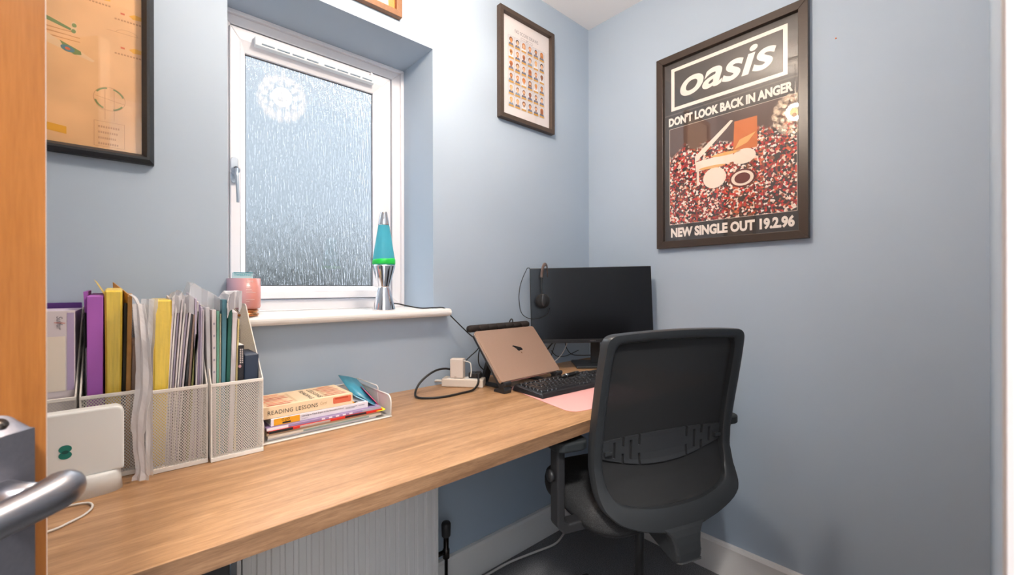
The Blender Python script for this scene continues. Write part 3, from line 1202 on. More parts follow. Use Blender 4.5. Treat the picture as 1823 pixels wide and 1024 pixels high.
# second holder: wallets
leaf('black_folder', 'thin black folder at the edge of the second wire holder', 'folder', (-1.7768, -1.7737), (-1.7768, -1.7733), -.2040, -.03, 1.068, P('soft_black', '#1E1F24', .6), curl=.001)
leaf('lilac_booklet', 'short lilac booklet beside the purple wallet', 'booklet', (-1.7732, -1.7713), (-1.7732, -1.7715), -.2080, -.05, 1.003, M_LILAC)
b = thing('purple_wallet', 'bright purple card wallet standing in the second wire holder', 'wallet', (0, 0, 0))
leaf('body', None, None, (-1.7708, -1.7505), (-1.7712, -1.7492), -.2200, -.05, 1.099, M_PURPLE, zt_back=1.104, parent=b)
leaf('flap', None, None, (-1.7718, -1.7709), (-1.7775, -1.7725), -.1840, -.05, 1.1075, M_PURPLE, zt_back=1.11, parent=b, zb=1.0, bev=0)
b = thing('yellow_wallet', 'tall yellow plastic wallet beside the purple one', 'wallet', (0, 0, 0))
leaf('body', None, None, (-1.7495, -1.7300), (-1.7480, -1.7225), -.2180, -.15, 1.110, M_YELLOW, zt_back=1.115, parent=b, curl=.002, bev=.003)
leaf('flap', None, None, (-1.7470, -1.7462), (-1.7640, -1.7635), -.1540, -.05, 1.131, M_YELLOW, zt_back=1.128, parent=b, zb=1.095, bev=0)
leaf('shaded_gap', 'dark sheet painting the shaded gap between yellow wallet and brown folder', 'wallet', (-1.7290, -1.7215), (-1.7205, -1.7158), -.2060, -.165, 1.085, P('gap_shade_dark', '#2C2612', .6), curl=.001)  # dark sheet stands in for the shade inside the gap
b = thing('manila_folder', 'brown card folder rising above the second wire holder', 'folder', (0, 0, 0))
leaf('front_cover', None, None, (-1.7205, -1.7125), (-1.7150, -1.7085), -.2160, -.185, 1.098, M_MANILA, zt_back=1.104, parent=b)
m = MB()
m.poly([(-1.7135, -.214, HB), (-1.7105, -.214, 1.099), (-1.7380, -.075, 1.127), (-1.7245, -.075, HB)])
solidify(m.build('back_cover', M_MANILA, b), .0016)
leaf('card_box', 'flat grey-brown cardboard box beside the brown card folder', 'box', (-1.7125, -1.6985), (-1.7085, -1.6985), -.2140, -.04, 1.003, P('grey_card', '#9A8478', .8))

# third holder
leaf('yellow_pocket', 'yellow plastic pocket with papers in the third wire holder', 'wallet', (-1.6830, -1.6620), (-1.6775, -1.6490), -.2480, -.06, 1.091, M_YELLOW, curl=.001, bev=.003)
b = thing('paper_sheaf', 'thick sheaf of white papers in clear pockets beside the yellow pocket', 'papers', (0, 0, 0))
for k in range(7):
    xb0 = -1.6612 + k * .0031
    xt0 = -1.6485 + k * .0047
    leaf('sheet', None, None, (xb0, xb0 + .0022), (xt0, xt0 + .0030), -.246 + .003 * (k % 3), -.06, 1.083 + .008 * ((k * 5) % 4) / 3, (M_SHEET, M_PAPER, M_LILAC)[k % 3], zt_back=1.098, parent=b, bev=0, curl=-.002)
b = thing('magazine', 'dark glossy magazines leaning in the third wire holder', 'magazine', (0, 0, 0))
mg = [P('mag_black', '#26242A', .3), P('mag_brown', '#8E7468', .4), P('mag_olive', '#8A8A54', .4), P('mag_grey', '#C9C5CB', .4)]
for k in range(4):
    xb0 = -1.6392 + k * .0052
    xt0 = -1.6195 + k * .0036
    leaf('issue', None, None, (xb0, xb0 + .0044), (xt0, xt0 + .0030), -.246, -.06, (1.064, 1.060, 1.02, 1.066)[k], mg[k], parent=b, bev=0)
b = thing('paper_sheaf', 'lilac-tinted sheaf in the third holder, right of dark magazines', 'papers', (0, 0, 0))
for k in range(5):
    xb0 = -1.6182 + k * .0033
    xt0 = -1.6125 + k * .0031
    leaf('sheet', None, None, (xb0, xb0 + .0026), (xt0, xt0 + .0026), -.246, -.06, 1.092 - .006 * k, (M_LILAC, M_SHEET, P('plum_paper', '#8F7F9C', .7))[k % 3], zt_back=1.105 - .006 * k, parent=b, bev=0)


def draped(name, label, pts, wvec, th, mat, group=None, k=5, taper=None):
    """a limp sheet: a centre line of points swept along wvec (its width), thin but solid."""
    path = smooth_path(pts, k)
    m = MB()
    n = len(path)
    V = []
    wv = Vector(wvec)
    nv_ = Vector((-wv.y, wv.x, 0)).normalized()
    for i, p in enumerate(path):
        q = taper[min(len(taper) - 1, int(i / max(1, n - 1) * (len(taper) - 1) + .5))] if taper else 1
        for c, f in enumerate((0, .0022, -.0012, .0018, 0)):
            V.append(p + wv * q * (-.5 + c / 4) + nv_ * (f * (1 + .5 * sin(i * .9 + c))))
    F = []
    for i in range(n - 1):
        for c in range(4):
            F.append((5 * i + c, 5 * i + c + 1, 5 * i + 6 + c, 5 * i + 5 + c))
    m.add(V, F, 0, False)
    o = m.build(name, mat)
    solidify(o, th)
    if label:
        tag(o, label, 'plastic pocket', group)
    return o


# clear pockets bulging out over the corner between second and third holder
draped('plastic_pocket', 'limp milky plastic pocket sagging down between the second and third wire holders',
       [(-1.700, -.255, 1.085), (-1.697, -.280, 1.045), (-1.694, -.292, .99), (-1.694, -.298, .93), (-1.700, -.300, .88), (-1.701, -.300, .83), (-1.6975, -.302, .790), (-1.699, -.306, .767)],
       (.019, -.014, 0), .0004, M_MILK, None, 5, [.9, 1, 1.1, 1.2, 1.1, .8, .8, 1.2])
draped('plastic_pocket', 'clear plastic pocket hanging upright at the corner of the third wire holder',
       [(-1.684, -.262, 1.094), (-1.6865, -.282, 1.04), (-1.6885, -.286, .97), (-1.689, -.288, .90), (-1.690, -.288, .83), (-1.691, -.289, .768)],
       (.016, -.012, 0), .0004, M_CLEAR, None, 5, [1.5, 1.2, 1, 1, 1.1, 1.3])
draped('plastic_pocket', 'curled clear pocket rising behind the milky sagging pocket',
       [(-1.694, -.240, .95), (-1.694, -.236, 1.02), (-1.697, -.232, 1.07), (-1.703, -.228, 1.094), (-1.711, -.224, 1.102)],
       (.004, .05, 0), .0006, M_CLEAR2, None, 5)


def crumple(name, label, poly_pts, y0, y1, mat, seed):
    rg = random.Random(seed)
    m = MB()
    n = len(poly_pts)
    V = []
    for (x, z) in poly_pts:
        V.append((x, y0 + rg.uniform(-.01, .01), z))
    for (x, z) in poly_pts:
        V.append((x + rg.uniform(-.004, .004), (y0 + y1) / 2 + rg.uniform(-.01, .01), z + rg.uniform(-.004, .008)))
    for (x, z) in poly_pts:
        V.append((x + rg.uniform(-.004, .004), y1, z + rg.uniform(-.006, .004)))
    F = []
    for r_ in range(2):
        for i in range(n - 1):
            F.append((r_ * n + i, r_ * n + i + 1, (r_ + 1) * n + i + 1, (r_ + 1) * n + i))
    m.add(V, F)
    for i in range(n - 1):     # the near skirt hanging into the holder
        a, b_ = V[i], V[i + 1]
        m.poly([a, b_, (b_[0], b_[1] + .004, b_[2] - .035), (a[0], a[1] + .004, a[2] - .035)])
    o = m.build(name, mat)
    solidify(o, .0005)
    tag(o, label, 'plastic pocket')


crumple('plastic_pocket', 'crumpled clear pocket poking up above the sheaf next to the yellow pocket',
        [(-1.650, 1.094), (-1.645, 1.101), (-1.639, 1.098), (-1.634, 1.107), (-1.629, 1.095), (-1.623, 1.100), (-1.615, 1.095)], -.245, -.12, M_CLEAR2, 3)
crumple('plastic_pocket', 'large crumpled clear pocket flap standing highest of all, behind the lilac sheaf',
        [(-1.622, 1.098), (-1.619, 1.118), (-1.612, 1.124), (-1.600, 1.114), (-1.590, 1.108), (-1.578, 1.100), (-1.570, 1.092)], -.235, -.10, M_CLEAR, 5)
crumple('plastic_pocket', 'torn white pocket corner folded over in front of the pink candle',
        [(-1.561, 1.086), (-1.555, 1.100), (-1.549, 1.107), (-1.543, 1.107), (-1.536, 1.108), (-1.541, 1.094)], -.268, -.15, P('white_film', '#F3F1F6', .35, trans=.12), 8)

# fourth holder
leaf('punched_pocket', 'pale punched plastic pocket in the fourth wire holder', 'plastic pocket', (-1.5900, -1.5850), (-1.5970, -1.5895), -.2540, -.06, 1.074, M_CLEAR2)
b = thing('punched_sheet', 'white paper sheet with a row of punched holes in the fourth holder', 'papers', (0, 0, 0))
leaf('sheet', None, None, (-1.5845, -1.5790), (-1.5860, -1.5785), -.2560, -.06, 1.069, P('ivory_sheet', '#D9CFD0', .6), parent=b)
for k in range(5):
    m = MB()
    disc(m, (-1.5822, 1.040 - k * .025), .0016, .0026, -.2567, 10)
    m.build('punch_hole', P('hole_shadow', '#9C93A0', .7), b)
leaf('green_folder', 'thin pale green folder in the fourth wire holder', 'folder', (-1.5785, -1.5745), (-1.5775, -1.5725), -.2540, -.05, 1.066, P('green_card', '#6FA48E', .5))
leaf('cream_folder', 'thin cream folder beside the pale green folder', 'folder', (-1.5740, -1.5715), (-1.5715, -1.5690), -.2520, -.05, 1.060, P('cream_card', '#D8CDB0', .6))
leaf('teal_folder', 'grey-blue teal folder standing tallest in the fourth wire holder', 'folder', (-1.5710, -1.5655), (-1.5680, -1.5595), -.2560, -.05, 1.090, P('teal_card', '#4F8494', .45))
leaf('dark_green_folder', 'dark green folder beside the grey-blue teal folder', 'folder', (-1.5650, -1.5590), (-1.5570, -1.5500), -.2540, -.05, 1.069, P('dkgreen_card', '#1E5F52', .5))
leaf('lilac_sheaf', 'white and lilac papers right of the dark green folder', 'papers', (-1.5580, -1.5490), (-1.5490, -1.5400), -.2520, -.05, 1.062, M_SHEET, zt_back=1.082)
leaf('yellow_booklet', 'slim cream-yellow booklet beside the black paperback', 'booklet', (-1.5480, -1.5440), (-1.5400, -1.5368), -.2540, -.06, 1.048, P('pale_yellow', '#DCC78C', .6))
b = thing('paperback', 'black paperback with pale spine lettering in the fourth holder', 'book', (0, 0, 0))
leaf('cover', None, None, (-1.5435, -1.5325), (-1.5395, -1.5295), -.2600, -.15, .9915, P('black_cover', '#25232A', .45), parent=b)
leaf('page_block', None, None, (-1.5388, -1.5302), (-1.5388, -1.5302), -.2585, -.149, .9922, M_PAPER, parent=b, zb=.98, bev=0)
m = MB()
for k in range(2):
    for q in range(8):
        z_ = .984 - q * .004
        rect(m, -1.5375 + k * .0035, -1.5352 + k * .0035, z_ - .0026, z_, -.2608, 0)
disc(m, (-1.5375, .947), .0028, .0035, -.2608, 12, 1)
m.build('spine_print', [P('spine_ivory', '#CFC4C0', .6), P('spine_pink', '#C99AA0', .6)], b)
leaf('navy_box', 'dark navy box in the corner of the fourth wire holder', 'box', (-1.5310, -1.5050), (-1.5290, -1.5015), -.2580, -.16, .9700, P('navy_card', '#2D3A4F', .5), bev=.002)
leaf('blue_notebook', 'small light blue notebook at the outer corner of the fourth wire holder', 'notebook', (-1.5045, -1.5010), (-1.5010, -1.4995), -.2460, -.12, .9440, P('light_blue_card', '#8FB4C2', .5))

# ------------------------------------------------------------------ router
rt = thing('router', 'white upright router with a teal figure-eight logo', 'router', (-1.7885, -.300, DZ), RAD(3))
# local: x width, front towards -y
m = MB()
m.prism(rrect(-.066, .068, .034, .146, (.004, .013, .013, .004), 6), -.013, .015, 1)
m.build('body', M_ROUTER, rt, bevel=.004, seg=3)
m = MB()
V, F = [], []
n = 40
for (hx, hy, z) in ((.0625, .018, .0345), (.0640, .020, .030), (.0665, .0255, .0), ):
    for i in range(n):
        a = 2 * pi * i / n
        ca, sa = cos(a), sin(a)
        V.append((hx * math.copysign(abs(ca) ** .55, ca), hy * math.copysign(abs(sa) ** .8, sa), z))
for k in range(2):
    for i in range(n):
        j = (i + 1) % n
        F.append((k * n + j, k * n + i, (k + 1) * n + i, (k + 1) * n + j))
F += [tuple(range(n)), tuple(range(3 * n - 1, 2 * n - 1, -1))]
m.add(V, F, 0, True)
m.build('base', M_ROUTER, rt)
m = MB()
disc(m, (-.004, .0865), .0078, .0066, -.0132, 18, 0)
disc(m, (-.004, .0765), .0078, .0066, -.0133, 18, 0)
disc(m, (-.004, .0815), .0042, .0030, -.0134, 14, 1)
m.build('logo', [M_TEAL, M_TEALD], rt)
m = MB()
m.tube(smooth_path([(-1.835, -.43, DZ + .0025), (-1.797, -.425, DZ + .0025), (-1.780, -.412, DZ + .0025), (-1.765, -.396, DZ + .0025), (-1.7575, -.372, DZ + .0025), (-1.763, -.350, DZ + .0025), (-1.782, -.3425, DZ + .0025), (-1.81, -.346, DZ + .0025), (-1.85, -.35, DZ + .0025)], 8), .0017, 8)
tag(m.build('charging_cable', M_CABLEW), 'thin white cable looped on the desk in front of the router', 'cable')

# ------------------------------------------------------------------ letter tray with books
tr = thing('letter_tray', 'white wire letter tray holding books under the window', 'letter tray', (-1.4930, -.2520, DZ + .0005), RAD(1))
tw, td, th_ = .309, .222, .058
m = MB()
lattice(m, [(0, 0), (tw, 0), (tw, td), (0, td)], lambda a, b: (a, b, .002), .0037, .0037, .0013)
o = m.build('base_mesh', M_WMESH, tr)
o['kind'] = 'stuff'
solidify(o, .0007)
sp = rrect(0, td, 0, th_, (0, 0, .020, 0), 5)
m = MB()
for xs in (.001, tw - .001):
    lattice(m, sp, lambda a, b: (xs, a, b), .0037, .0037, .0013)
lattice(m, [(0, 0), (tw, 0), (tw, th_), (0, th_)], lambda a, b: (a, td - .001, b), .0037, .0037, .0013)
o = m.build('side_mesh', M_WMESH, tr)
o['kind'] = 'stuff'
solidify(o, .0007)
m = MB()
m.tube([(0, 0, .002), (tw, 0, .002), (tw, td, .002), (0, td, .002)], .0022, 8, closed=True, smooth=False)
for xs in (.001, tw - .001):
    m.tube([(xs, p[0], p[1]) for p in sp], .0022, 8, closed=True)
    m.tube([(xs, td - .002, th_), (xs, td - .002, th_ + .013), (xs, .085, th_ + .013), (xs, .078, th_ + .008), (xs, .078, th_ - .002)], .0016, 8)
    m.tube([(xs, .078, th_), (xs, .078, 0)], .0013, 6)
m.tube([(0, td - .001, th_), (tw, td - .001, th_)], .0022, 8)
m.build('rim', M_WMESH, tr)


def flat_book(name, label, cat, x0, x1, yf, yb_, z0, z1, mcov, mpage, rz=0., cover=.0012, pages=True, pr=None, bands=()):
    r = thing(name, label, cat, ((x0 + x1) / 2, yf, z0), rz)
    w = (x1 - x0) / 2
    d = yb_ - yf
    hh = z1 - z0
    m = MB()
    m.box(-w, w, 0, cover, 0, hh)
    m.box(-w, w, cover, d, 0, cover)
    m.box(-w, w, cover, d, hh - cover, hh)
    m.build('cover', mcov, r, bevel=.0005, seg=1)
    if pages:
        m = MB()
        m.box(-w + .002, w - .002, cover, d - .003, cover, hh - cover)
        m.build('page_block', mpage, r)
    if pr:
        m = MB()
        pr[0](m, w, d, hh)
        m.build('cover_print', pr[1], r)
    for (xa, xb_, za, zb_, mt_) in bands:
        m = MB()
        xa, xb_ = [(-w + q) if q >= 0 else (w + q) for q in (xa, xb_)]
        m.box(xa, xb_, -.0004, .0004, za * hh, zb_ * hh)
        m.build('spine_band', mt_, r)
    return r


M_PAGES = P('page_edges', '#E8E1D6', .8, var=(900, .12, (.02, .02, 1)))


def pr_stack(m, w, d, hh):
    rect(m, -w + .03, -w + .12, .0005, hh - .0006, -.0003, 0)


# bottom up
tz = DZ + .0042
flat_book('magazine', 'white magazine lowest of the pile in the wire tray', 'magazine', -1.480, -1.222, -.235, -.06, tz, tz + .004, P('mag_white', '#DCD6D8', .45), M_PAGES, RAD(.3), .0006)
flat_book('exercise_book', 'pale folder with a grey-green spine band in the tray pile', 'folder', -1.480, -1.208, -.238, -.05, tz + .0044, tz + .0104, P('folder_pale', '#D9C9B8', .6), M_PAGES, RAD(.6), .0008,
          bands=((.075, -.035, .14, .8, P('spine_sage', '#8C9A94', .6)),))
flat_book('booklet', 'thin buff booklet in the tray pile below the red folder', 'booklet', -1.482, -1.212, -.236, -.06, tz + .0108, tz + .0150, P('buff_cover', '#C8AE8E', .6), M_PAGES, RAD(.4), .0006)
flat_book('red_folder', 'red and black striped folder in the tray pile', 'folder', -1.478, -1.206, -.240, -.05, tz + .0154, tz + .0212, P('folder_red', '#D0281C', .4), M_PAGES, RAD(.5), .0008,
          bands=((0, .05, 0, 1, M_BLACKINK), (.065, .135, .1, .9, P('band_taupe', '#B7A59C', .6)), (-.10, -.045, .2, 1, M_BLACKINK)))
flat_book('magazine', 'lilac-spined magazine under the orange-ended textbook', 'magazine', -1.482, -1.208, -.236, -.05, tz + .0216, tz + .0276, P('mag_lilac', '#9A86AE', .4), M_PAGES, RAD(.2), .0006,
          bands=((0, .045, 0, 1, P('spine_white', '#EAE6EA', .5)), (-.052, -.0001, 0, 1, P('spine_grey', '#A9A6B4', .5))) + tuple((.12 + k * .017, .128 + k * .017, .2, .8, MATS['spine_white']) for k in range(5)))
b2 = tz + .0280


def pr_teach(m, w, d, hh):
    rect(m, -w + .006, -w + .062, .0008, hh - .0008, -.0004, 0)
    for a_ in (.017, .0235, .029):
        disc(m, (-w + a_ + .008, hh * .72 - (.002 if a_ == .0235 else 0)), .0026, .0026, -.0006, 12, 1)
        disc(m, (-w + a_ + .008, hh * .72 - (.002 if a_ == .0235 else 0)), .0017, .0017, -.0008, 12, 0)
    rect(m, -w + .024, -w + .042, .0025, .0062, -.0006, 1)
    m.text('Learning to Teach English in the Secondary School', (-w + .066, -.0006, hh * .52), (1, 0, 0), (0, 0, 1), .100, .0044, 1, 0, .012)
    m.text('5TH EDITION', (-w + .066, -.0006, hh * .20), (1, 0, 0), (0, 0, 1), .014, .0022, 2)
    rect(m, w - .060, w - .030, hh * .60, hh * .66, -.0006, 2)
    rect(m, w - .060, w - .036, hh * .44, hh * .50, -.0006, 2)
    rect(m, w - .026, w - .010, hh * .58, hh * .66, -.0006, 2)
    zt = hh + .0004
    m.poly([(-w + .072, .006, zt), (w - .03, .006, zt), (w - .03, d - .02, zt), (-w + .072, d - .02, zt)], 0)
    m.poly([(-w + .006, .006, zt), (-w + .058, .006, zt), (-w + .058, d - .02, zt), (-w + .006, d - .02, zt)], 2)
    for k in range(6):
        m.poly([(-w + .078 + k * .024, .008, zt + .0003), (-w + .088 + k * .024, .008, zt + .0003), (-w + .086 + k * .024, .020, zt + .0003), (-w + .080 + k * .024, .018, zt + .0003)], 1)


flat_book('textbook', 'white textbook with an orange spine end, under the reading book', 'book', -1.4715, -1.240, -.2265, -.06, b2, b2 + .0165, P('cover_white', '#E2DAE2', .4), M_PAGES, RAD(.8), .001,
          pr=(pr_teach, [P('cover_orange', '#E8A01E', .45), M_BLACKINK, M_GREYINK]))
b3 = b2 + .0172


def pr_reading(m, w, d, hh):
    m.text('READING LESSONS', (-w + .012, -.0006, hh * .30), (1, 0, 0), (0, 0, 1), .110, .0095, 0, 0, 0, spacing=1.1)
    m.text('Carol', (-w + .128, -.0006, hh * .42), (1, 0, 0), (0, 0, 1), .016, .0070, 1, .2)
    m.prism(rrect(w - .050, w - .004, hh * .28, hh * .86, .003, 4), -.0005, -.0004, 1, 2)
    rect(m, w - .045, w - .012, hh * .66, hh * .80, -.0007, 3)
    zt = hh + .0004
    def band(x0, x1, y, t, mi):
        m.poly([(x0, y - t, zt), (x1 - .004, y - t * .7, zt), (x1, y, zt), (x1 - .006, y + t, zt), (x0 + .003, y + t, zt), (x0 - .004, y, zt)], mi)
    rg = random.Random(9)
    for k in range(8):
        y = .010 + k * .0145
        band(-w + .008 + rg.uniform(0, .014), -w + .062 + rg.uniform(-.004, .014), y, .0034, rg.choice([2, 3, 4, 4]))
        band(w - .056 + rg.uniform(-.010, .006), w - .010 + rg.uniform(-.006, .004), y + .006, .0030, rg.choice([2, 3, 3]))
    m.text('READING', (-w + .108, .112, zt), (0, -1, 0), (1, 0, 0), .100, .011, 0, 0, 0.0)
    m.text('LESSONS', (-w + .128, .112, zt), (0, -1, 0), (1, 0, 0), .100, .011, 0, 0, 0.0)
    for k in range(9):
        y = .014 + k * .011
        m.poly([(-w + .074, y, zt), (-w + .080, y, zt), (-w + .080, y + .008, zt), (-w + .074, y + .008, zt)], 5)
        m.poly([(-w + .146, y, zt), (-w + .152, y, zt), (-w + .152, y + .008, zt), (-w + .146, y + .008, zt)], 5)


flat_book('reading_book', 'cream hardback lettered READING LESSONS on top of the tray pile', 'book', -1.4890, -1.280, -.2225, -.092, b3, b3 + .0275, P('cover_cream', '#EFD3AE', .45), M_PAGES, RAD(.5), .0016,
          pr=(pr_reading, [M_BLACKINK, P('ink_tan', '#C39A6C', .6), P('ink_coral', '#DE6E50', .5), P('ink_brick', '#C4492C', .5), P('ink_peach', '#E09A6A', .5), P('ink_sand', '#D8B98F', .5)]))

# wallets leaning against the tray side
def leaning(name, label, pts, mat, th=.0012, cat='wallet'):
    m = MB()
    n = len(pts)
    m.add([p for p in pts], [tuple(range(n))])
    o = m.build(name, mat)
    solidify(o, th)
    tag(o, label, cat)


def sheet_grid(name, label, rows, mat, th, cat):
    """rows: list of polylines (same length) making a bent sheet."""
    m = MB()
    k = len(rows[0])
    V = [p for r_ in rows for p in r_]
    F = [(i * k + j, i * k + j + 1, (i + 1) * k + j + 1, (i + 1) * k + j) for i in range(len(rows) - 1) for j in range(k - 1)]
    m.add(V, F, 0, True)
    o = m.build(name, mat)
    solidify(o, th)
    tag(o, label, cat)


M_TEALW = P('teal_wallet', '#3E8FA8', .35, var=(20, .1))
sheet_grid('teal_wallet', 'teal plastic wallet bent up against the tray side', [
    [(-1.200, -.215, .783), (-1.222, -.205, .800), (-1.245, -.19, .818), (-1.262, -.17, .826)],
    [(-1.196, -.15, .800), (-1.215, -.14, .822), (-1.238, -.13, .838), (-1.262, -.12, .842)],
    [(-1.192, -.07, .822), (-1.208, -.07, .842), (-1.232, -.07, .852), (-1.258, -.06, .858)]], M_TEALW, .0014, 'wallet')
sheet_grid('pink_wallet', 'bright pink edged wallet between the teal wallet and the tray side', [
    [(-1.1945, -.214, .779), (-1.2120, -.207, .803), (-1.2290, -.196, .826)],
    [(-1.1905, -.14, .790), (-1.2060, -.135, .812), (-1.2200, -.128, .832)]], P('pink_plastic', '#E0487E', .35), .0016, 'wallet')
sheet_grid('blue_wallet', 'pale blue wallet under the teal wallet on the textbook', [
    [(-1.205, -.222, .786), (-1.235, -.218, .8065), (-1.262, -.212, .822)],
    [(-1.203, -.12, .790), (-1.235, -.11, .8125), (-1.262, -.10, .828)]], P('sky_plastic', '#86BCD2', .35), .0012, 'wallet')
m = MB()
m.prism(rrect(-1.224, -1.196, -.243, -.20, .008), tz + .0170, tz + .0182, 2)
tag(m.build('sticky_note_pad', P('note_yellow', '#EFE02A', .5)), 'bright yellow tab sticking out of the tray pile', 'tab')

# ------------------------------------------------------------------ sill: candle, teal card, lava lamp
SZ = 1.039
cd = thing('candle', 'pink glass candle lettered Love with a copper base on the sill', 'candle', (-1.4865, -.012, SZ + .0005), 0)
m = MB()
m.lathe([(.031, 0), (.0345, .002), (.0345, .007), (.031, .009), (.031, .011), (.0335, .013), (.0335, .017), (.029, .0185)], 32)
m.build('copper_base', P('copper', '#C98A5C', .2, 1.), cd)
m = MB()
m.lathe([(.030, .0185), (.0365, .021), (.0385, .026), (.0385, .100), (.0365, .100), (.0365, .028), (.0, .028)], 40)


def candle_mat():
    mm = bpy.data.materials.new('candle_glass')
    t, b_, o_ = nt(mm)
    tc = t.nodes.new('ShaderNodeTexCoord')
    sp_ = t.nodes.new('ShaderNodeSeparateXYZ')
    t.links.new(tc.outputs['Object'], sp_.inputs[0])
    mr = t.nodes.new('ShaderNodeMapRange')
    mr.inputs[1].default_value = -.036
    mr.inputs[2].default_value = .016
    t.links.new(sp_.outputs[0], mr.inputs[0])
    r = t.nodes.new('ShaderNodeValToRGB')
    r.color_ramp.elements[0].color = lin('#B79FB6')
    r.color_ramp.elements[1].color = lin('#D68F86')
    t.links.new(mr.outputs[0], r.inputs[0])
    t.links.new(r.outputs[0], b_.inputs['Base Color'])
    b_.inputs['Roughness'].default_value = .25
    return mm


m.build('glass_jar', candle_mat(), cd)
m = MB()
m.lathe([(.0, .086), (.0364, .088)], 30)
m.build('wax', P('wax_pink', '#E8C4BE', .6), cd)


def wrap_text(mb, body, cx_, zz, w_, h_, r_, mi=0, **k):
    vs, fs = glyphs(body, k.get('shear', 0), k.get('bold', 0), 1)
    x0_, x1_ = min(p[0] for p in vs), max(p[0] for p in vs)
    y0_, y1_ = min(p[1] for p in vs), max(p[1] for p in vs)
    V_ = []
    for p in vs:
        a_ = (cx_ + (p[0] - x0_) / (x1_ - x0_) * w_) / r_
        V_.append((r_ * sin(a_), -r_ * cos(a_), zz + (p[1] - y0_) / (y1_ - y0_) * h_))
    mb.add(V_, fs, mi)


m = MB()
wrap_text(m, 'Love', -.002, .0895, .0175, .0068, .0389)
for k, (zz, ww) in enumerate(((.078, .012), (.074, .010), (.070, .013), (.066, .015), (.062, .024), (.044, .021), (.039, .008))):
    V_ = []
    for i in range(7):
        a_ = (-.002 + ww * i / 6) / .0389
        V_ += [(.0389 * sin(a_), -.0389 * cos(a_), SZ * 0 + zz), (.0389 * sin(a_), -.0389 * cos(a_), zz + .0010)]
    m.add(V_, [(2 * i, 2 * i + 2, 2 * i + 3, 2 * i + 1) for i in range(6)])
m.build('label_print', P('candle_print', '#F3DAD6', .5), cd)
cdm = MB()
cdm.box(-.024, .024, -.004, .004, .0, .1175)
cdm.box(-.022, .0245, -.0046, -.004, .1165, .1185, 1)
cdm.text('TWEEZING', (-.021, -.0046, .1085), (1, 0, 0), (0, 0, 1), .042, .006, 2, 0, .02)
co = cdm.build('teal_box', [P('pale_aqua', '#BFDDE4', .5), P('teal_edge', '#3C8E9C', .5), P('teal_ink', '#56AFC0', .5)])
co.location = (-1.4755, .070, SZ + .0005)
tag(co, 'small pale aqua box with teal lettering behind the candle', 'box')

LAVA = ll_ = thing('lava_lamp', 'chrome lava lamp with blue liquid and green wax on the sill', 'lamp', (-1.0850, .006, SZ + .0005), 0)
m = MB()
m.lathe([(.0375, 0), (.0375, .004), (.0190, .077), (.0185, .080)], 36)
m.build('base_cone', M_CHROME, ll_)
m = MB()
m.lathe([(.0185, .080), (.0190, .083), (.0375, .152), (.0375, .156), (.0345, .156)], 36)
m.build('base_cup', M_CHROME, ll_)
m = MB()
prof_ = [(.0355, .1555), (.0375, .160), (.0372, .172), (.0178, .296), (.0172, .300)]
m.lathe(prof_, 36)


def lava_liquid():
    mm = bpy.data.materials.new('blue_liquid')
    t, b_, o_ = nt(mm)
    b_.inputs['Base Color'].default_value = lin('#62C6D4')
    b_.inputs['Roughness'].default_value = .04
    b_.inputs['Coat Weight'].default_value = .6
    tl = t.nodes.new('ShaderNodeBsdfTranslucent')
    tl.inputs['Color'].default_value = lin('#9FE6F0')
    tr_ = t.nodes.new('ShaderNodeBsdfTransparent')
    tr_.inputs['Color'].default_value = lin('#9FE2EE')
    m1 = t.nodes.new('ShaderNodeMixShader')
    m1.inputs[0].default_value = .7
    m2 = t.nodes.new('ShaderNodeMixShader')
    m2.inputs[0].default_value = .25
    t.links.new(b_.outputs[0], m1.inputs[1])
    t.links.new(tl.outputs[0], m1.inputs[2])
    t.links.new(m1.outputs[0], m2.inputs[1])
    t.links.new(tr_.outputs[0], m2.inputs[2])
    t.links.new(m2.outputs[0], o_.inputs['Surface'])
    return mm


m.build('glass_globe', lava_liquid(), ll_)
m = MB()
V, F = [], []
n = 36
for (r_, z_) in ((.0362, .158), (.0382, .161), (.0380, .171), (.0376, .1725), (.036, .174)):
    for i in range(n):
        a = 2 * pi * i / n
        lift = .004 * max(0, cos(a - RAD(-48))) ** 6 * (z_ > .165) + .0035 * max(0, cos(a - RAD(-110))) * (z_ > .165)
        V.append((r_ * cos(a), r_ * sin(a), z_ + lift))
for k in range(4):
    for i in range(n):
        j = (i + 1) % n
        F.append((k * n + i, k * n + j, (k + 1) * n + j, (k + 1) * n + i))
m.add(V, F, 0, True)
m.build('green_wax', P('lava_green', '#2FD85A', .3, var=(30, .15)), ll_)
m = MB()
m.lathe([(.0182, .294), (.0185, .297), (.0110, .338), (.0100, .341), (.0, .342)], 30)
m.build('cap', M_CHROME, ll_)
LAVA.scale = (.97, .97, .955)
m = MB()
m.tube(smooth_path([(-1.062, .02, SZ + .022), (-1.035, .012, SZ + .021), (-1.000, .0, SZ + .012), (-.955, -.008, SZ + .0035), (-.900, -.012, SZ + .0035), (-.868, -.022, SZ + .001), (-.846, -.030, 1.012), (-.825, -.040, .988), (-.775, -.050, .940), (-.735, -.052, .912), (-.722, -.045, .898)], 7), .0022, 8)
tag(m.build('lamp_flex', M_CABLEB), 'thin black flex running from the lava lamp over the sill end', 'cable')

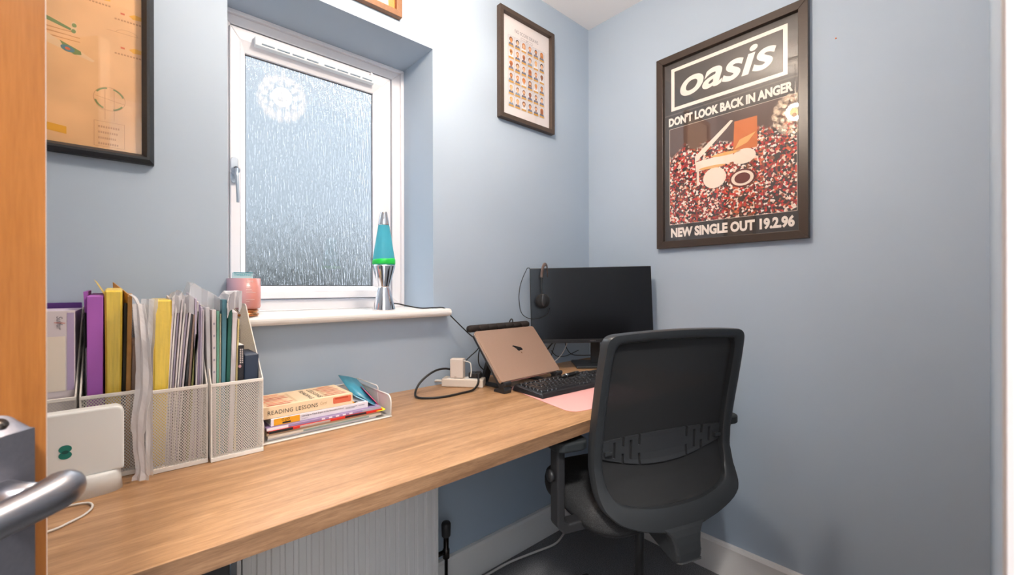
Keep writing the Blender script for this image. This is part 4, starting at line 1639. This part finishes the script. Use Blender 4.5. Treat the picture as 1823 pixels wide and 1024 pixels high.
# ------------------------------------------------------------------ power strip, charger, cables
ps = thing('extension_lead', 'white power strip on the desk by the laptop', 'power strip', (-.893, -.040, DZ + .0005), math.atan2(-.115, .094))
m = MB()
m.box(0, .150, 0, .050, 0, .029)
m.build('body', P('strip_cream', '#DDCFC0', .4), ps, bevel=.004, seg=3)
m = MB()
for k in range(2):
    m.box(.020 + k * .062, .065 + k * .062, .006, .044, .0288, .0302)
m.build('socket_face', M_WHITEP, ps)
m = MB()
m.tube(smooth_path([(.002, .02, .016), (-.02, .022, .017), (-.038, .030, .012), (-.050, .042, .006), (-.056, .055, .004)], 5), .0042, 8)
m.build('flex', M_CABLEW, ps)
ch = thing('charger', 'white square plug charger standing on the power strip', 'charger', (-.8715, -.056, DZ + .0310), math.atan2(-.115, .094))
m = MB()
m.box(.004, .052, -.002, .030, .0, .068)
m.build('body', P('charger_white', '#E0D3C8', .38), ch, bevel=.0035, seg=3)
m = MB()
m.tube(smooth_path([(.052, .012, .060), (.062, .012, .058), (.074, .010, .054), (.078, .008, .045), (.080, .004, .025), (.078, .002, .006)], 5), .0021, 8)
m.build('white_lead', M_CABLEW, ch)
m = MB()
m.box(.0205, .0285, -.0032, -.0015, .0, .008)
m.build('release_tab', P('tab_cream', '#CDBDB0', .4), ch)
pg = thing('plug', 'black mains plug in the end of the power strip', 'plug', (-.8290, -.1095, DZ + .0308), math.atan2(-.115, .094))
m = MB()
m.prism(rrect(.0, .044, .006, .042, .008), .0, .019, 2)
m.build('body', M_BLACKP, pg, bevel=.003)
m = MB()
p0 = (.034, .02, .012)
m.box(.026, .042, .014, .026, .017, .024)
m.build('cable_grip', M_BLACKP, pg, bevel=.002)
m = MB()
m.tube(smooth_path([(-.800, -.118, .812), (-.806, -.140, .803), (-.820, -.158, .785), (-.850, -.170, .769), (-.900, -.174, DZ + .0042), (-.965, -.176, DZ + .0042), (-1.012, -.158, DZ + .0042),
                    (-1.036, -.128, DZ + .0045), (-1.024, -.090, .772), (-.998, -.070, .795), (-.962, -.064, .817), (-.925, -.060, .829), (-.888, -.055, .829), (-.850, -.042, .820), (-.80, -.03, .815)], 8), .0036, 10)
tag(m.build('mains_cable', M_CABLEB), 'thick black cable looping on the desk in front of the power strip', 'cable')
m = MB()
m.tube(smooth_path([(-.7225, -.049, .899), (-.745, -.052, .878), (-.772, -.050, .860), (-.795, -.046, .840), (-.81, -.042, .81)], 5), .002, 8)
tag(m.build('black_lead', M_CABLEB), 'thin black lead dropping behind the plug charger', 'cable')

# ------------------------------------------------------------------ desk mat, keyboard
mt = MB()
ma = RAD(-11)
c_, s_ = cos(ma), sin(ma)
pts = []
for p in rrect(0, .36, 0, .355, (.004, .004, .02, .035), 6):
    q = (-.797 + p[0] * c_ - p[1] * s_ * .98, -.556 + p[0] * s_ + p[1] * c_)
    pts.append(q)
pts = clip(pts, (-2, DY + .008), (1, DY + .008))
mt.prism(pts, DZ + .0003, DZ + .0022, 2)
tag(mt.build('desk_mat', M_MAT, bevel=.0006, seg=1), 'pink leather-look desk mat under the keyboard', 'desk mat')

kb = thing('keyboard', 'black full-size keyboard on the pink mat', 'keyboard', (-.757, -.404, DZ + .0024), RAD(-3.2))
m = MB()
kw, kd = .450, .152
m.hexa([(0, 0, 0), (kw, 0, 0), (kw, kd, 0), (0, kd, 0), (.006, .006, .013), (kw - .006, .006, .013), (kw - .006, kd - .006, .019), (.006, kd - .006, .019)])
m.build('case', M_KBD, kb, bevel=.003, seg=2)
m = MB()
m.hexa([(.010, .012, .0131), (kw - .010, .012, .0131), (kw - .010, kd - .008, .0182), (.010, kd - .008, .0182), (.011, .013, .0142), (kw - .011, .013, .0142), (kw - .011, kd - .009, .0196), (.011, kd - .009, .0196)])
m.build('key_plate', M_BLACKP, kb)
kmesh = {}


def key_obj(w_, x, y):
    if w_ not in kmesh:
        m = MB()
        d_ = .0155
        m.hexa([(0, 0, 0), (w_, 0, 0), (w_, d_, 0), (0, d_, 0), (.0018, .0020, .0068), (w_ - .0018, .0020, .0068), (w_ - .0018, d_ - .0012, .0074), (.0018, d_ - .0012, .0074)])
        o = m.build('key', M_KEY, kb, bevel=.0009, seg=1)
        kmesh[w_] = o
    else:
        o = kmesh[w_].copy()
        COL.objects.link(o)
        o.parent = kb
    o.location = (x, y, .0140 + .038 * (y - .012))
    o.rotation_euler = (RAD(2.1), 0, 0)


pit = .0190
for r_, n_ in enumerate((0, 14, 14, 13, 12)):
    y = .018 + r_ * pit
    x = .014
    if r_ == 0:
        for w_ in (.0235, .0175, .0175, .1120, .0175, .0175, .0235):
            key_obj(w_, x, y)
            x += w_ + .0015
    else:
        first = (.0, .0420, .0330, .0280, .0175)[r_]
        key_obj(first, x, y)
        x += first + .0015
        while x + .0175 < .014 + .284 - (.0175 if r_ < 4 else 0):
            key_obj(.0175, x, y)
            x += pit
        key_obj(round(.014 + .284 - x, 4), x, y)
for k in range(13):
    key_obj(.0175, .014 + k * .0217, .018 + 5.35 * pit)
for c2 in range(3):
    key_obj(.0175, .306 + c2 * pit, .018)
    for r_ in (3, 4):
        key_obj(.0175, .306 + c2 * pit, .018 + r_ * pit)
    key_obj(.0175, .306 + c2 * pit, .018 + 5.35 * pit)
key_obj(.0175, .306 + pit, .018 + pit)
for c2 in range(4):
    for r_ in range(5):
        key_obj(.0175, .369 + c2 * .0187, .018 + r_ * pit)
m = MB()
m.prism(rrect(.20, .275, .110, .124, .006), .0225, .033, 2)
o = m.build('pen', M_BLACKP, None)
# small marker lying over the keyboard
o.location = (0, 0, 0)
bpy.data.objects.remove(o)
pn = thing('marker_pen', 'short black marker lying across the keyboard', 'pen', (-.565, -.315, .7960), RAD(4))
m = MB()
m.tube([(0, 0, 0), (.012, 0, 0), (.075, 0, .001)], [.0035, .0062, .0062], 12)
m.build('barrel', M_BLACKP, pn)
m = MB()
m.tube([(.0755, 0, .001), (.098, 0, .001)], [.0064, .0055], 12)
m.build('cap', M_GREYP, pn)
m = MB()
m.tube([(.020, 0, .0003), (.034, 0, .0004)], .0065, 12)
m.build('band', M_CHROME, pn)

# ------------------------------------------------------------------ laptop on its stand
TL = RAD(48)
st = thing('laptop_stand', 'black foldable stand with a padded roll holding the laptop', 'stand', (-.649, -.244, DZ), RAD(2.2))
ct, sn = cos(TL), sin(TL)


def SL(u, v, z0=.030):    # along slope u, normal offset v
    return (u * ct - v * sn, z0 + u * sn + v * ct)


for sx in (-1, 1):
    m = MB()
    xa, xb_ = sorted((sx * .150, sx * .118))
    q = [SL(-.012, -.012), SL(.205, -.012), SL(.205, -.001), SL(-.012, -.001)]
    m.prism([(a, b) for a, b in q], xa, xb_, 0)
    m.build('side_rail', M_GREYP, st, bevel=.002)
    m = MB()
    lip = [SL(-.018, -.014), SL(-.004, -.014), SL(-.004, .018), SL(-.010, .022), SL(-.018, .016)]
    m.prism(lip, xa, xb_, 0)
    m.build('front_lip', M_BLACKP, st, bevel=.003)
    m = MB()
    m.prism([(-.020, 0), (.034, 0), (.030, .010), (.010, .014), (.004, .030), (-.014, .030), (-.022, .010)], xa, xb_, 0)
    xc, xd = sorted((sx * .112, sx * .082))
    m.box(xc, xd, .012, .150, 0, .008)
    m.box(min(xa, xc), max(xb_, xd), .012, .030, 0, .008)
    m.build('foot', M_BLACKP, st, bevel=.002)
    m = MB()
    q1, q2 = SL(.13, -.013), (.145, .006)
    d_ = (Vector(q2) - Vector(q1)).normalized()
    nn = Vector((-d_.y, d_.x)) * .006
    m.prism([tuple(Vector(q1) - nn), tuple(Vector(q2) - nn), tuple(Vector(q2) + nn), tuple(Vector(q1) + nn)], xc, xd, 0)
    m.build('strut', M_GREYP, st)
m = MB()
q = [SL(.02, -.011), SL(.20, -.011), SL(.20, -.006), SL(.02, -.006)]
m.prism(q, -.118, .118, 0)
m.build('back_plate', M_BLACKM, st)
m = MB()
ry, rz_ = .166, .2015
segs = 7
for k in range(segs):
    x0 = -.148 + k * .300 / segs
    x1 = x0 + .300 / segs
    m.tube([(x0 + .0012, ry, rz_), (x0 + .003, ry, rz_), (x1 - .003, ry, rz_), (x1 - .0012, ry, rz_)], [.0115, .0132, .0132, .0115], 16)
m.tube([(-.152, ry, rz_), (.156, ry, rz_)], .0112, 12)
for sx in (-.12, .12):
    m.tube([(sx, SL(.20, -.008)[0], SL(.20, -.008)[1]), (sx, ry, rz_)], .005, 8)
m.build('padded_roll', M_FOAM, st)
lp = thing('laptop', 'rose gold closed laptop propped up on the black stand', 'laptop', (-.649, -.244, DZ), RAD(2.2))


def slab(mb, v0, v1, x0, x1, u0, u1, r, mi=0):
    """rounded slab lying on the slope between normal offsets v0..v1."""
    out = rrect(x0, x1, u0, u1, r, 5)
    n = len(out)
    V = [(p[0],) + SL(p[1], v0) for p in out] + [(p[0],) + SL(p[1], v1) for p in out]
    F = [tuple(range(n - 1, -1, -1)), tuple(range(n, 2 * n))] + [(i, (i + 1) % n, n + (i + 1) % n, n + i) for i in range(n)]
    mb.add(V, F, mi)


m = MB()
slab(m, .0000, .0072, -.1525, .1525, .0, .212, .010)
m.build('base', M_LAPEDGE, lp, bevel=.001)
m = MB()
slab(m, .0078, .0125, -.1520, .1520, .0005, .2115, .010)
m.build('lid', M_LAPTOP, lp, bevel=.0008)
m = MB()
pts = [(-.022, .132), (-.016, .127), (-.007, .1165), (-.006, .1105), (.000, .107), (.006, .1095), (.018, .1095), (.0215, .114), (.018, .121), (.008, .125), (-.004, .130), (-.014, .1335)]
m.poly([(p[0] + .004,) + SL(p[1], .0127) for p in pts], 0)
m.poly([(p[0] + .010,) + SL(p[1], .0127) for p in [(.0, .104), (-.003, .099), (.0, .094), (.003, .099)]], 1)
m.build('logo', [P('logo_dark', '#2A2422', .12, .8), P('logo_brown', '#7A5430', .3, .6)], lp)

# ------------------------------------------------------------------ monitor with headset
MU = Vector((.743, -.669, 0)).normalized()
mon = thing('monitor', 'black desktop monitor on a stand in the corner', 'monitor', (-.150, -.150, DZ), math.atan2(MU.y, MU.x))
inv = Matrix.Translation(Vector((-.150, -.150, DZ))) @ Matrix.Rotation(math.atan2(MU.y, MU.x), 4, 'Z')
pc = inv.inverted() @ Vector((-.2605, -.2140, 1.0405))
pcx, pcy, pcz = pc
hw, hh = .2575, .159
Rr = Matrix.Translation((pcx, pcy, pcz)) @ Matrix.Rotation(RAD(-1.1), 4, 'Y') @ Matrix.Rotation(RAD(-3.0), 4, 'X')
m = MB()
m.T = Rr
m.box(-hw, hw, .0, .014, -hh, hh)
m.hexa([(-.15, .014, -.11), (.15, .014, -.11), (.15, .014, .10), (-.15, .014, .10), (-.12, .036, -.085), (.12, .036, -.085), (.12, .036, .075), (-.12, .036, .075)])
m.build('housing', M_BEZEL, mon, bevel=.002)
m = MB()
m.T = Rr
m.box(-hw + .002, hw - .002, -.0012, .0, -hh + .016, hh - .002)
m.build('screen', M_SCREEN, mon)
m = MB()
m.T = Rr
m.box(-hw, hw, -.003, .0, -hh, -hh + .0155)
ch_ = m.build('chin_bezel', M_BEZEL, mon, bevel=.0008)
m = MB()
m.T = Rr
for k in range(5):
    m.box(-.012 + k * .005, -.0085 + k * .005, -.0034, -.003, -hh + .006, -hh + .010)
m.build('maker_mark', P('mark_grey', '#5B5658', .4), ch_)
m = MB()
m.box(-.020, .020, -.006, .010, .008, pcz + .02)
m.build('neck', M_BLACKP, mon, bevel=.003)
m = MB()
m.box(-.026, .026, pcy + .034, .004, pcz - .03, pcz + .03)
m.build('mount', M_BLACKP, mon)
m = MB()
m.prism(rrect(-.097, .097, -.088, .088, .004), .0005, .010, 2)
m.build('base', M_GREYP, mon, bevel=.002)

hs = thing('headset', 'black headset hung over the top left corner of the monitor', 'headset', (-.446, -.098, 1.199), math.atan2(MU.y, MU.x))
m = MB()
arc = smooth_path([(.030, .062, -.085), (.030, .050, -.040), (.028, .036, -.008), (.026, .020, .006), (.018, .0, .010), (.009, -.016, .004), (.003, -.0225, -.020), (.000, -.025, -.045)], 6)
m.tube(arc, .0075, 10, flat=.35)
m.build('headband', P('headset_grey', '#6A5A54', .45), hs)
m = MB()
m.tube(smooth_path([(.000, -.0255, -.043), (.001, -.027, -.09), (.004, -.030, -.125)], 6), .0062, 10, flat=.5)
m.build('arm', M_GREYP, hs)
m = MB()
m.T = Matrix.Translation((.004, -.034, -.140)) @ Matrix.Rotation(RAD(12), 4, 'Z')
m.sphere((0, 0, 0), .0305, 20, 12, 0, (1, .50, 1))
m.build('ear_cushion', P('ear_foam', '#1B1C1E', .85, bump=(300, .5)), hs)
m = MB()
m.T = Matrix.Translation((.006, -.051, -.136)) @ Matrix.Rotation(RAD(12), 4, 'Z')
m.sphere((0, 0, 0), .016, 16, 10, 0, (.7, .35, 1.6))
m.build('ear_cup', M_GREYP, hs)
m = MB()
m.sphere((.030, .082, -.105), .028, 16, 10, 0, (1, .45, 1))
m.build('far_ear_cushion', MATS['ear_foam'], hs)
m = MB()
pth = smooth_path([(-.425, -.128, 1.030), (-.430, -.118, 1.004), (-.447, -.092, .988), (-.470, -.055, .984), (-.490, -.028, 1.006), (-.496, -.018, 1.060), (-.492, -.018, 1.110), (-.482, -.024, 1.150), (-.468, -.030, 1.182), (-.455, -.028, 1.196), (-.440, -.030, 1.190), (-.430, -.030, 1.15)], 7)
m.tube(pth, .0016, 8)
tag(m.build('headset_cable', M_CABLEB), 'thin black headset cable hanging in a loop beside the monitor', 'cable')

# leads behind the monitor
for i, (nm, lab, mat_, r_, pts) in enumerate((
    ('black_lead', 'thick black lead slanting down behind the monitor', M_CABLEB, .0034, [(-.40, -.035, .79), (-.36, -.03, .82), (-.31, -.03, .86), (-.27, -.05, .90)]),
    ('black_lead', 'thin black lead curving down under the monitor', M_CABLEB, .0019, [(-.36, -.012, .775), (-.325, -.02, .782), (-.30, -.02, .81), (-.285, -.03, .86), (-.27, -.04, .90)]),
    ('white_lead', 'thin white lead curving out under the monitor edge', M_CABLEW, .0021, [(-.44, -.06, .770), (-.37, -.05, .772), (-.31, -.05, .786), (-.262, -.055, .82), (-.235, -.06, .87), (-.23, -.06, .90)]),
    ('black_lead', 'thin black lead sagging behind the monitor neck', M_CABLEB, .0018, [(-.30, -.02, .83), (-.27, -.022, .803), (-.22, -.022, .795), (-.17, -.022, .80), (-.12, -.03, .815)]),
    ('black_lead', 'thin black lead hooking down beside the monitor neck', M_CABLEB, .0018, [(-.215, -.035, .90), (-.222, -.035, .86), (-.205, -.03, .83), (-.17, -.03, .80), (-.11, -.04, .79), (-.04, -.05, .785)]),
    ('black_lead', 'thin black lead running down on the far side of the monitor neck', M_CABLEB, .0019, [(-.125, -.045, .91), (-.10, -.05, .88), (-.06, -.06, .85), (-.03, -.08, .81)]))):
    m = MB()
    m.tube(smooth_path(pts, 6), r_, 8)
    tag(m.build(nm, mat_), lab, 'cable')
# cables behind the laptop
m = MB()
m.tube(smooth_path([(-.72, -.046, .898), (-.735, -.05, .86), (-.73, -.05, .82), (-.70, -.06, .79)], 5), .0022, 8)
tag(m.build('black_lead', M_CABLEB), 'thin black lead in the dark gap behind the laptop', 'cable')
m = MB()
m.tube(smooth_path([(-.60, -.072, .972), (-.592, -.07, .985), (-.580, -.066, .988), (-.570, -.060, .975), (-.568, -.045, .94), (-.57, -.04, .90)], 5), .0024, 8)
tag(m.build('black_lead', M_CABLEB), 'short black lead looping up over the padded roll of the stand', 'cable')

# ------------------------------------------------------------------ office chair
chair = thing('office_chair', 'black mesh-back office chair pulled up to the desk', 'chair', (-.633, -.7956, 0), -.3363)


def yprof(z):
    tb = [(.41, -.012), (.47, -.008), (.52, .002), (.54, .008), (.57, .029), (.60, .045), (.65, .058), (.70, .056), (.75, .048), (.80, .039), (.85, .029), (.90, .019), (.95, .009), (1.01, -.003)]
    for (a, ya), (b, yb2) in zip(tb, tb[1:]):
        if a <= z <= b:
            return ya + (yb2 - ya) * (z - a) / (b - a)
    return tb[0][1] if z < tb[0][0] else tb[-1][1]


def resample(pts, n):
    pts = [Vector(p) for p in pts]
    L = [0]
    for a, b in zip(pts, pts[1:]):
        L.append(L[-1] + (b - a).length)
    out = []
    for i in range(n):
        s_ = L[-1] * i / (n - 1)
        k = 0
        while k < len(L) - 2 and L[k + 1] < s_:
            k += 1
        t = (s_ - L[k]) / (L[k + 1] - L[k])
        out.append(pts[k].lerp(pts[k + 1], t))
    return out


OUT = [(0, 1.003), (.10, 1.0015), (.19, .9975), (.217, .994), (.2315, .983), (.237, .955), (.240, .85), (.240, .70), (.239, .65), (.238, .61), (.235, .575), (.224, .55), (.19, .522), (.135, .499), (.085, .486), (.045, .478), (0, .476)]
INN = [(0, .977), (.10, .976), (.178, .9725), (.198, .966), (.207, .945), (.209, .90), (.210, .80), (.210, .70), (.210, .65), (.207, .615), (.198, .585), (.182, .566), (.15, .553), (.10, .543), (.06, .539), (.03, .537), (0, .5365)]
# matched parameter: both lists share corner order, so subdivide piecewise
def refine(lst, k=3):
    return [p for p in smooth_path([(a, b, 0) for a, b in lst], k)]


ro, ri = refine(OUT), refine(INN)
loop_o = [(p.x, p.y) for p in ro] + [(-p.x, p.y) for p in reversed(ro[1:-1])]
loop_i = [(p.x, p.y) for p in ri] + [(-p.x, p.y) for p in reversed(ri[1:-1])]
N = len(loop_o)
m = MB()
V = []
for (xo, zo), (xi, zi) in zip(loop_o, loop_i):
    yo, yi = yprof(zo), yprof(zi)
    th = .034
    dx, dz = xi - xo, zi - zo
    # section: outer front, outer back (rounded), inner back, inner front
    V += [(xo, yo + .026, zo), (xo, yo + .005, zo), (xo + dx * .07, yo + .0005, zo + dz * .07), (xo + dx * .55, (yo + yi) / 2 - .0025, zo + dz * .55), (xi - dx * .10, yi + .001, zi - dz * .10), (xi, yi + .005, zi), (xi, yi + .026, zi)]
K = 7
F = []
for i in range(N):
    j = (i + 1) % N
    for k in range(K):
        l = (k + 1) % K
        F.append((i * K + k, i * K + l, j * K + l, j * K + k))
m.add(V, F, 0, True)
fr = m.build('back_frame', M_GREYP, chair)
fr.data.set_sharp_from_angle(angle=RAD(42))

m = MB()
V, F = [], []
cols = 12
li = [(p.x, p.y) for p in ri]
rows = []
for p in li:
    rows.append(p)
for (x_, z_) in rows:
    for c in range(cols + 1):
        u = -1 + 2 * c / cols
        bow = .012 * (1 - u * u)
        V.append((x_ * u * 1.01, yprof(z_) + .018 + bow * .6, z_))
for r_ in range(len(rows) - 1):
    for c in range(cols):
        a = r_ * (cols + 1) + c
        F.append((a, a + 1, a + cols + 2, a + cols + 1))
m.add(V, F, 0, True)


def mesh_fabric():
    mm = bpy.data.materials.new('chair_mesh_fabric')
    t, b_, o_ = nt(mm)
    b_.inputs['Base Color'].default_value = lin('#19191A')
    b_.inputs['Roughness'].default_value = .8
    tc = t.nodes.new('ShaderNodeTexCoord')
    sp_ = t.nodes.new('ShaderNodeSeparateXYZ')
    t.links.new(tc.outputs['Object'], sp_.inputs[0])
    outs = []
    for ax in (0, 2):
        mu = t.nodes.new('ShaderNodeMath')
        mu.operation = 'MULTIPLY'
        mu.inputs[1].default_value = 2 * pi / .0028
        t.links.new(sp_.outputs[ax], mu.inputs[0])
        si = t.nodes.new('ShaderNodeMath')
        si.operation = 'SINE'
        t.links.new(mu.outputs[0], si.inputs[0])
        outs.append(si)
    pr_ = t.nodes.new('ShaderNodeMath')
    pr_.operation = 'MULTIPLY'
    t.links.new(outs[0].outputs[0], pr_.inputs[0])
    t.links.new(outs[1].outputs[0], pr_.inputs[1])
    gt = t.nodes.new('ShaderNodeMath')
    gt.operation = 'GREATER_THAN'
    gt.inputs[1].default_value = .45
    t.links.new(pr_.outputs[0], gt.inputs[0])
    sc_ = t.nodes.new('ShaderNodeMath')
    sc_.operation = 'MULTIPLY'
    sc_.inputs[1].default_value = .06
    t.links.new(gt.outputs[0], sc_.inputs[0])
    tr_ = t.nodes.new('ShaderNodeBsdfTransparent')
    mx = t.nodes.new('ShaderNodeMixShader')
    t.links.new(sc_.outputs[0], mx.inputs[0])
    t.links.new(b_.outputs[0], mx.inputs[1])
    t.links.new(tr_.outputs[0], mx.inputs[2])
    t.links.new(mx.outputs[0], o_.inputs['Surface'])
    return mm


m.build('back_mesh', mesh_fabric(), chair)

# lumbar support: a plate with meander slots
m = MB()
brk = sorted(set([-.205, -.19] + [s_ * c + d_ for s_ in (-1, 1) for c in (.083, .112, .138, .167) for d_ in (-.0042, .0042)] + [.19, .205, -.05, 0, .05]))


def ztop(x):
    return .716 - .06 * x * x


def zbot(x):
    return .630 + .9 * x * x


VR = [0, .14, .36, .64, .86, 1]
for i in range(len(brk) - 1):
    xa, xb_ = brk[i], brk[i + 1]
    xm = abs((xa + xb_) / 2)
    kind = None
    for c in (.112, .167):
        if abs(xm - c) < .004:
            kind = 'slot'
    for c in (.083, .138):
        if abs(xm - c) < .004:
            kind = 'notch'
    for k in range(5):
        if kind == 'slot' and k in (1, 2, 3):
            continue
        if kind == 'notch' and k in (0, 1, 3, 4):
            continue
        q = []
        for (x_, vv) in ((xa, VR[k]), (xb_, VR[k]), (xb_, VR[k + 1]), (xa, VR[k + 1])):
            q.append((x_, zbot(x_) + (ztop(x_) - zbot(x_)) * vv))
        yy = [yprof(p[1]) + .0115 + .006 * (1 - (p[0] / .21) ** 2) for p in q]
        m.hexa([(p[0], y_ + .006, p[1]) for p, y_ in zip(q, yy)] + [(p[0], y_, p[1]) for p, y_ in zip(q, yy)])
m.build('lumbar_support', P('lumbar_plastic', '#2C2D2F', .5, bump=(600, .2, .0005)), chair)
for sx in (-1, 1):
    m = MB()
    x0, x1 = sorted((sx * .180, sx * .202))
    m.box(x0, x1, yprof(.68) + .002, yprof(.68) + .014, .677, .688)
    m.build('lumbar_slider', M_GREYP, chair, bevel=.002)

# J-shaped spine from back frame to the mechanism
m = MB()
pr = [(-.012, .452), (-.022, .430), (-.020, .412), (-.008, .405), (.020, .410), (.135, .445), (.20, .455), (.20, .478), (.10, .474), (.055, .466), (.020, .470), (-.004, .462)]
m.prism(pr, -.041, .041, 0)
rows_ = [(.530, .150), (.512, .120), (.497, .085), (.484, .062), (.470, .050), (.452, .044), (.430, .042), (.418, .041), (.409, .037)]
V_, F_ = [], []
for z_, w_ in rows_:
    y_ = yprof(z_) + .006 - .010 * max(0, min(1, (.512 - z_) / .03)) - .009 * max(0, min(1, (.49 - z_) / .05))
    t_ = .030
    V_ += [(-w_, y_ + t_, z_), (-w_, y_ + .006, z_), (-w_ + .006, y_, z_), (w_ - .006, y_, z_), (w_, y_ + .006, z_), (w_, y_ + t_, z_)]
for i in range(len(rows_) - 1):
    for k in range(6):
        l = (k + 1) % 6
        F_.append((6 * i + k, 6 * i + l, 6 * i + 6 + l, 6 * i + 6 + k))
F_ += [(0, 1, 2, 3, 4, 5), tuple(6 * len(rows_) - 1 - k for k in range(6))]
m.add(V_, F_, 0, False)
m.build('spine_bracket', M_GREYP, chair, bevel=.004, seg=2)
m = MB()
m.box(-.07, .07, .09, .30, .445, .476)
m.build('tilt_mechanism', M_BLACKP, chair, bevel=.006)

# seat
m = MB()
V, F = [], []
outl = rrect(-.238, .238, .035, .445, (.085, .15, .15, .085), 10)
cx_, cy_ = 0, .27
rings = ((.93, .474), (.985, .478), (1.0, .492), (1.0, .512), (.985, .526), (.94, .535), (.75, .540), (.4, .538), (.05, .537))
for sc_, z_ in rings:
    for p in outl:
        dip = -.012 * max(0, (p[1] - .33) / .115) if z_ > .5 else -.004 * max(0, (p[1] - .33) / .115)
        V.append((cx_ + (p[0] - cx_) * sc_, cy_ + (p[1] - cy_) * sc_, z_ + dip * sc_))
n = len(outl)
for k in range(len(rings) - 1):
    for i in range(n):
        j = (i + 1) % n
        F.append((k * n + i, k * n + j, (k + 1) * n + j, (k + 1) * n + i))
F += [tuple(range(n - 1, -1, -1)), tuple((len(rings) - 1) * n + i for i in range(n))]
m.add(V, F, 0, True)
m.build('seat', M_FABRIC, chair)
m = MB()
m.prism([((p[0]) * .9, .27 + (p[1] - .27) * .93) for p in outl], .460, .4745, 2)
m.build('seat_pan', M_BLACKP, chair, bevel=.004)

# arms
for sx in (-1, 1):
    arm = MB()
    ya, yb2 = .118, .160
    pr = [(.12, .464), (.288, .464), (.310, .488), (.310, .690), (.286, .690), (.286, .500), (.276, .491), (.12, .491)]
    arm.prism([(sx * a, b) for a, b in (pr if sx > 0 else pr[::-1])], ya, yb2, 1)
    ao = arm.build('arm_bracket', M_BLACKP, chair, bevel=.006, seg=3)
    m = MB()
    xa, xb_ = sorted((sx * .325, sx * .228))
    m.prism(rrect(xa, xb_, .088, .335, .028, 6), .690, .716, 2)
    m.build('arm_pad', P('arm_pad_rubber', '#222628', .6), ao, bevel=.006, seg=3)
    m = MB()
    m.tube([(sx * .312, .145, .615), (sx * .322, .145, .615)], .016, 16)
    m.build('height_button', M_BLACKP, ao)

# gas lift and star base
gy = .175
m = MB()
m.lathe([(.0265, .075), (.0265, .195), (.022, .215), (.0165, .222), (.0165, .250)], 20, (0, gy))
m.build('gas_sleeve', M_BLACKP, chair)
m = MB()
m.lathe([(.0135, .245), (.0135, .447)], 18, (0, gy))
m.build('gas_lift', M_BLACKP, chair)
m = MB()
m.lathe([(.045, .055), (.048, .075), (.040, .095), (.028, .10)], 24, (0, gy))
m.build('base_hub', M_BLACKP, chair)
for k in range(5):
    a = 2 * pi * k / 5 + .35
    R_ = Matrix.Translation((0, gy, 0)) @ Matrix.Rotation(a, 4, 'Z')
    m = MB()
    m.T = R_
    m.hexa([(.03, -.024, .055), (.29, -.015, .060), (.29, .015, .060), (.03, .024, .055), (.03, -.020, .092), (.29, -.012, .078), (.29, .012, .078), (.03, .020, .092)])
    leg = m.build('base_leg', M_BLACKP, chair, bevel=.004)
    for s2 in (-1, 1):
        m = MB()
        m.T = R_ @ Matrix.Translation((.285, 0, .0265)) @ Matrix.Rotation(.9 * (k % 2), 4, 'Z')
        m.tube([(0, s2 * .006, 0), (0, s2 * .020, 0)], .026, 18)
        m.build('castor', M_BLACKP, leg)

# small orange fixing left on the wall above the chair
m = MB()
m.tube([(-.0005, -1.003, 1.923), (-.003, -1.003, 1.923)], .0022, 10)
tag(m.build('drawing_pin', P('pin_orange', '#F08A5A', .4)), 'tiny orange pin mark on the wall right of the poster', 'pin')
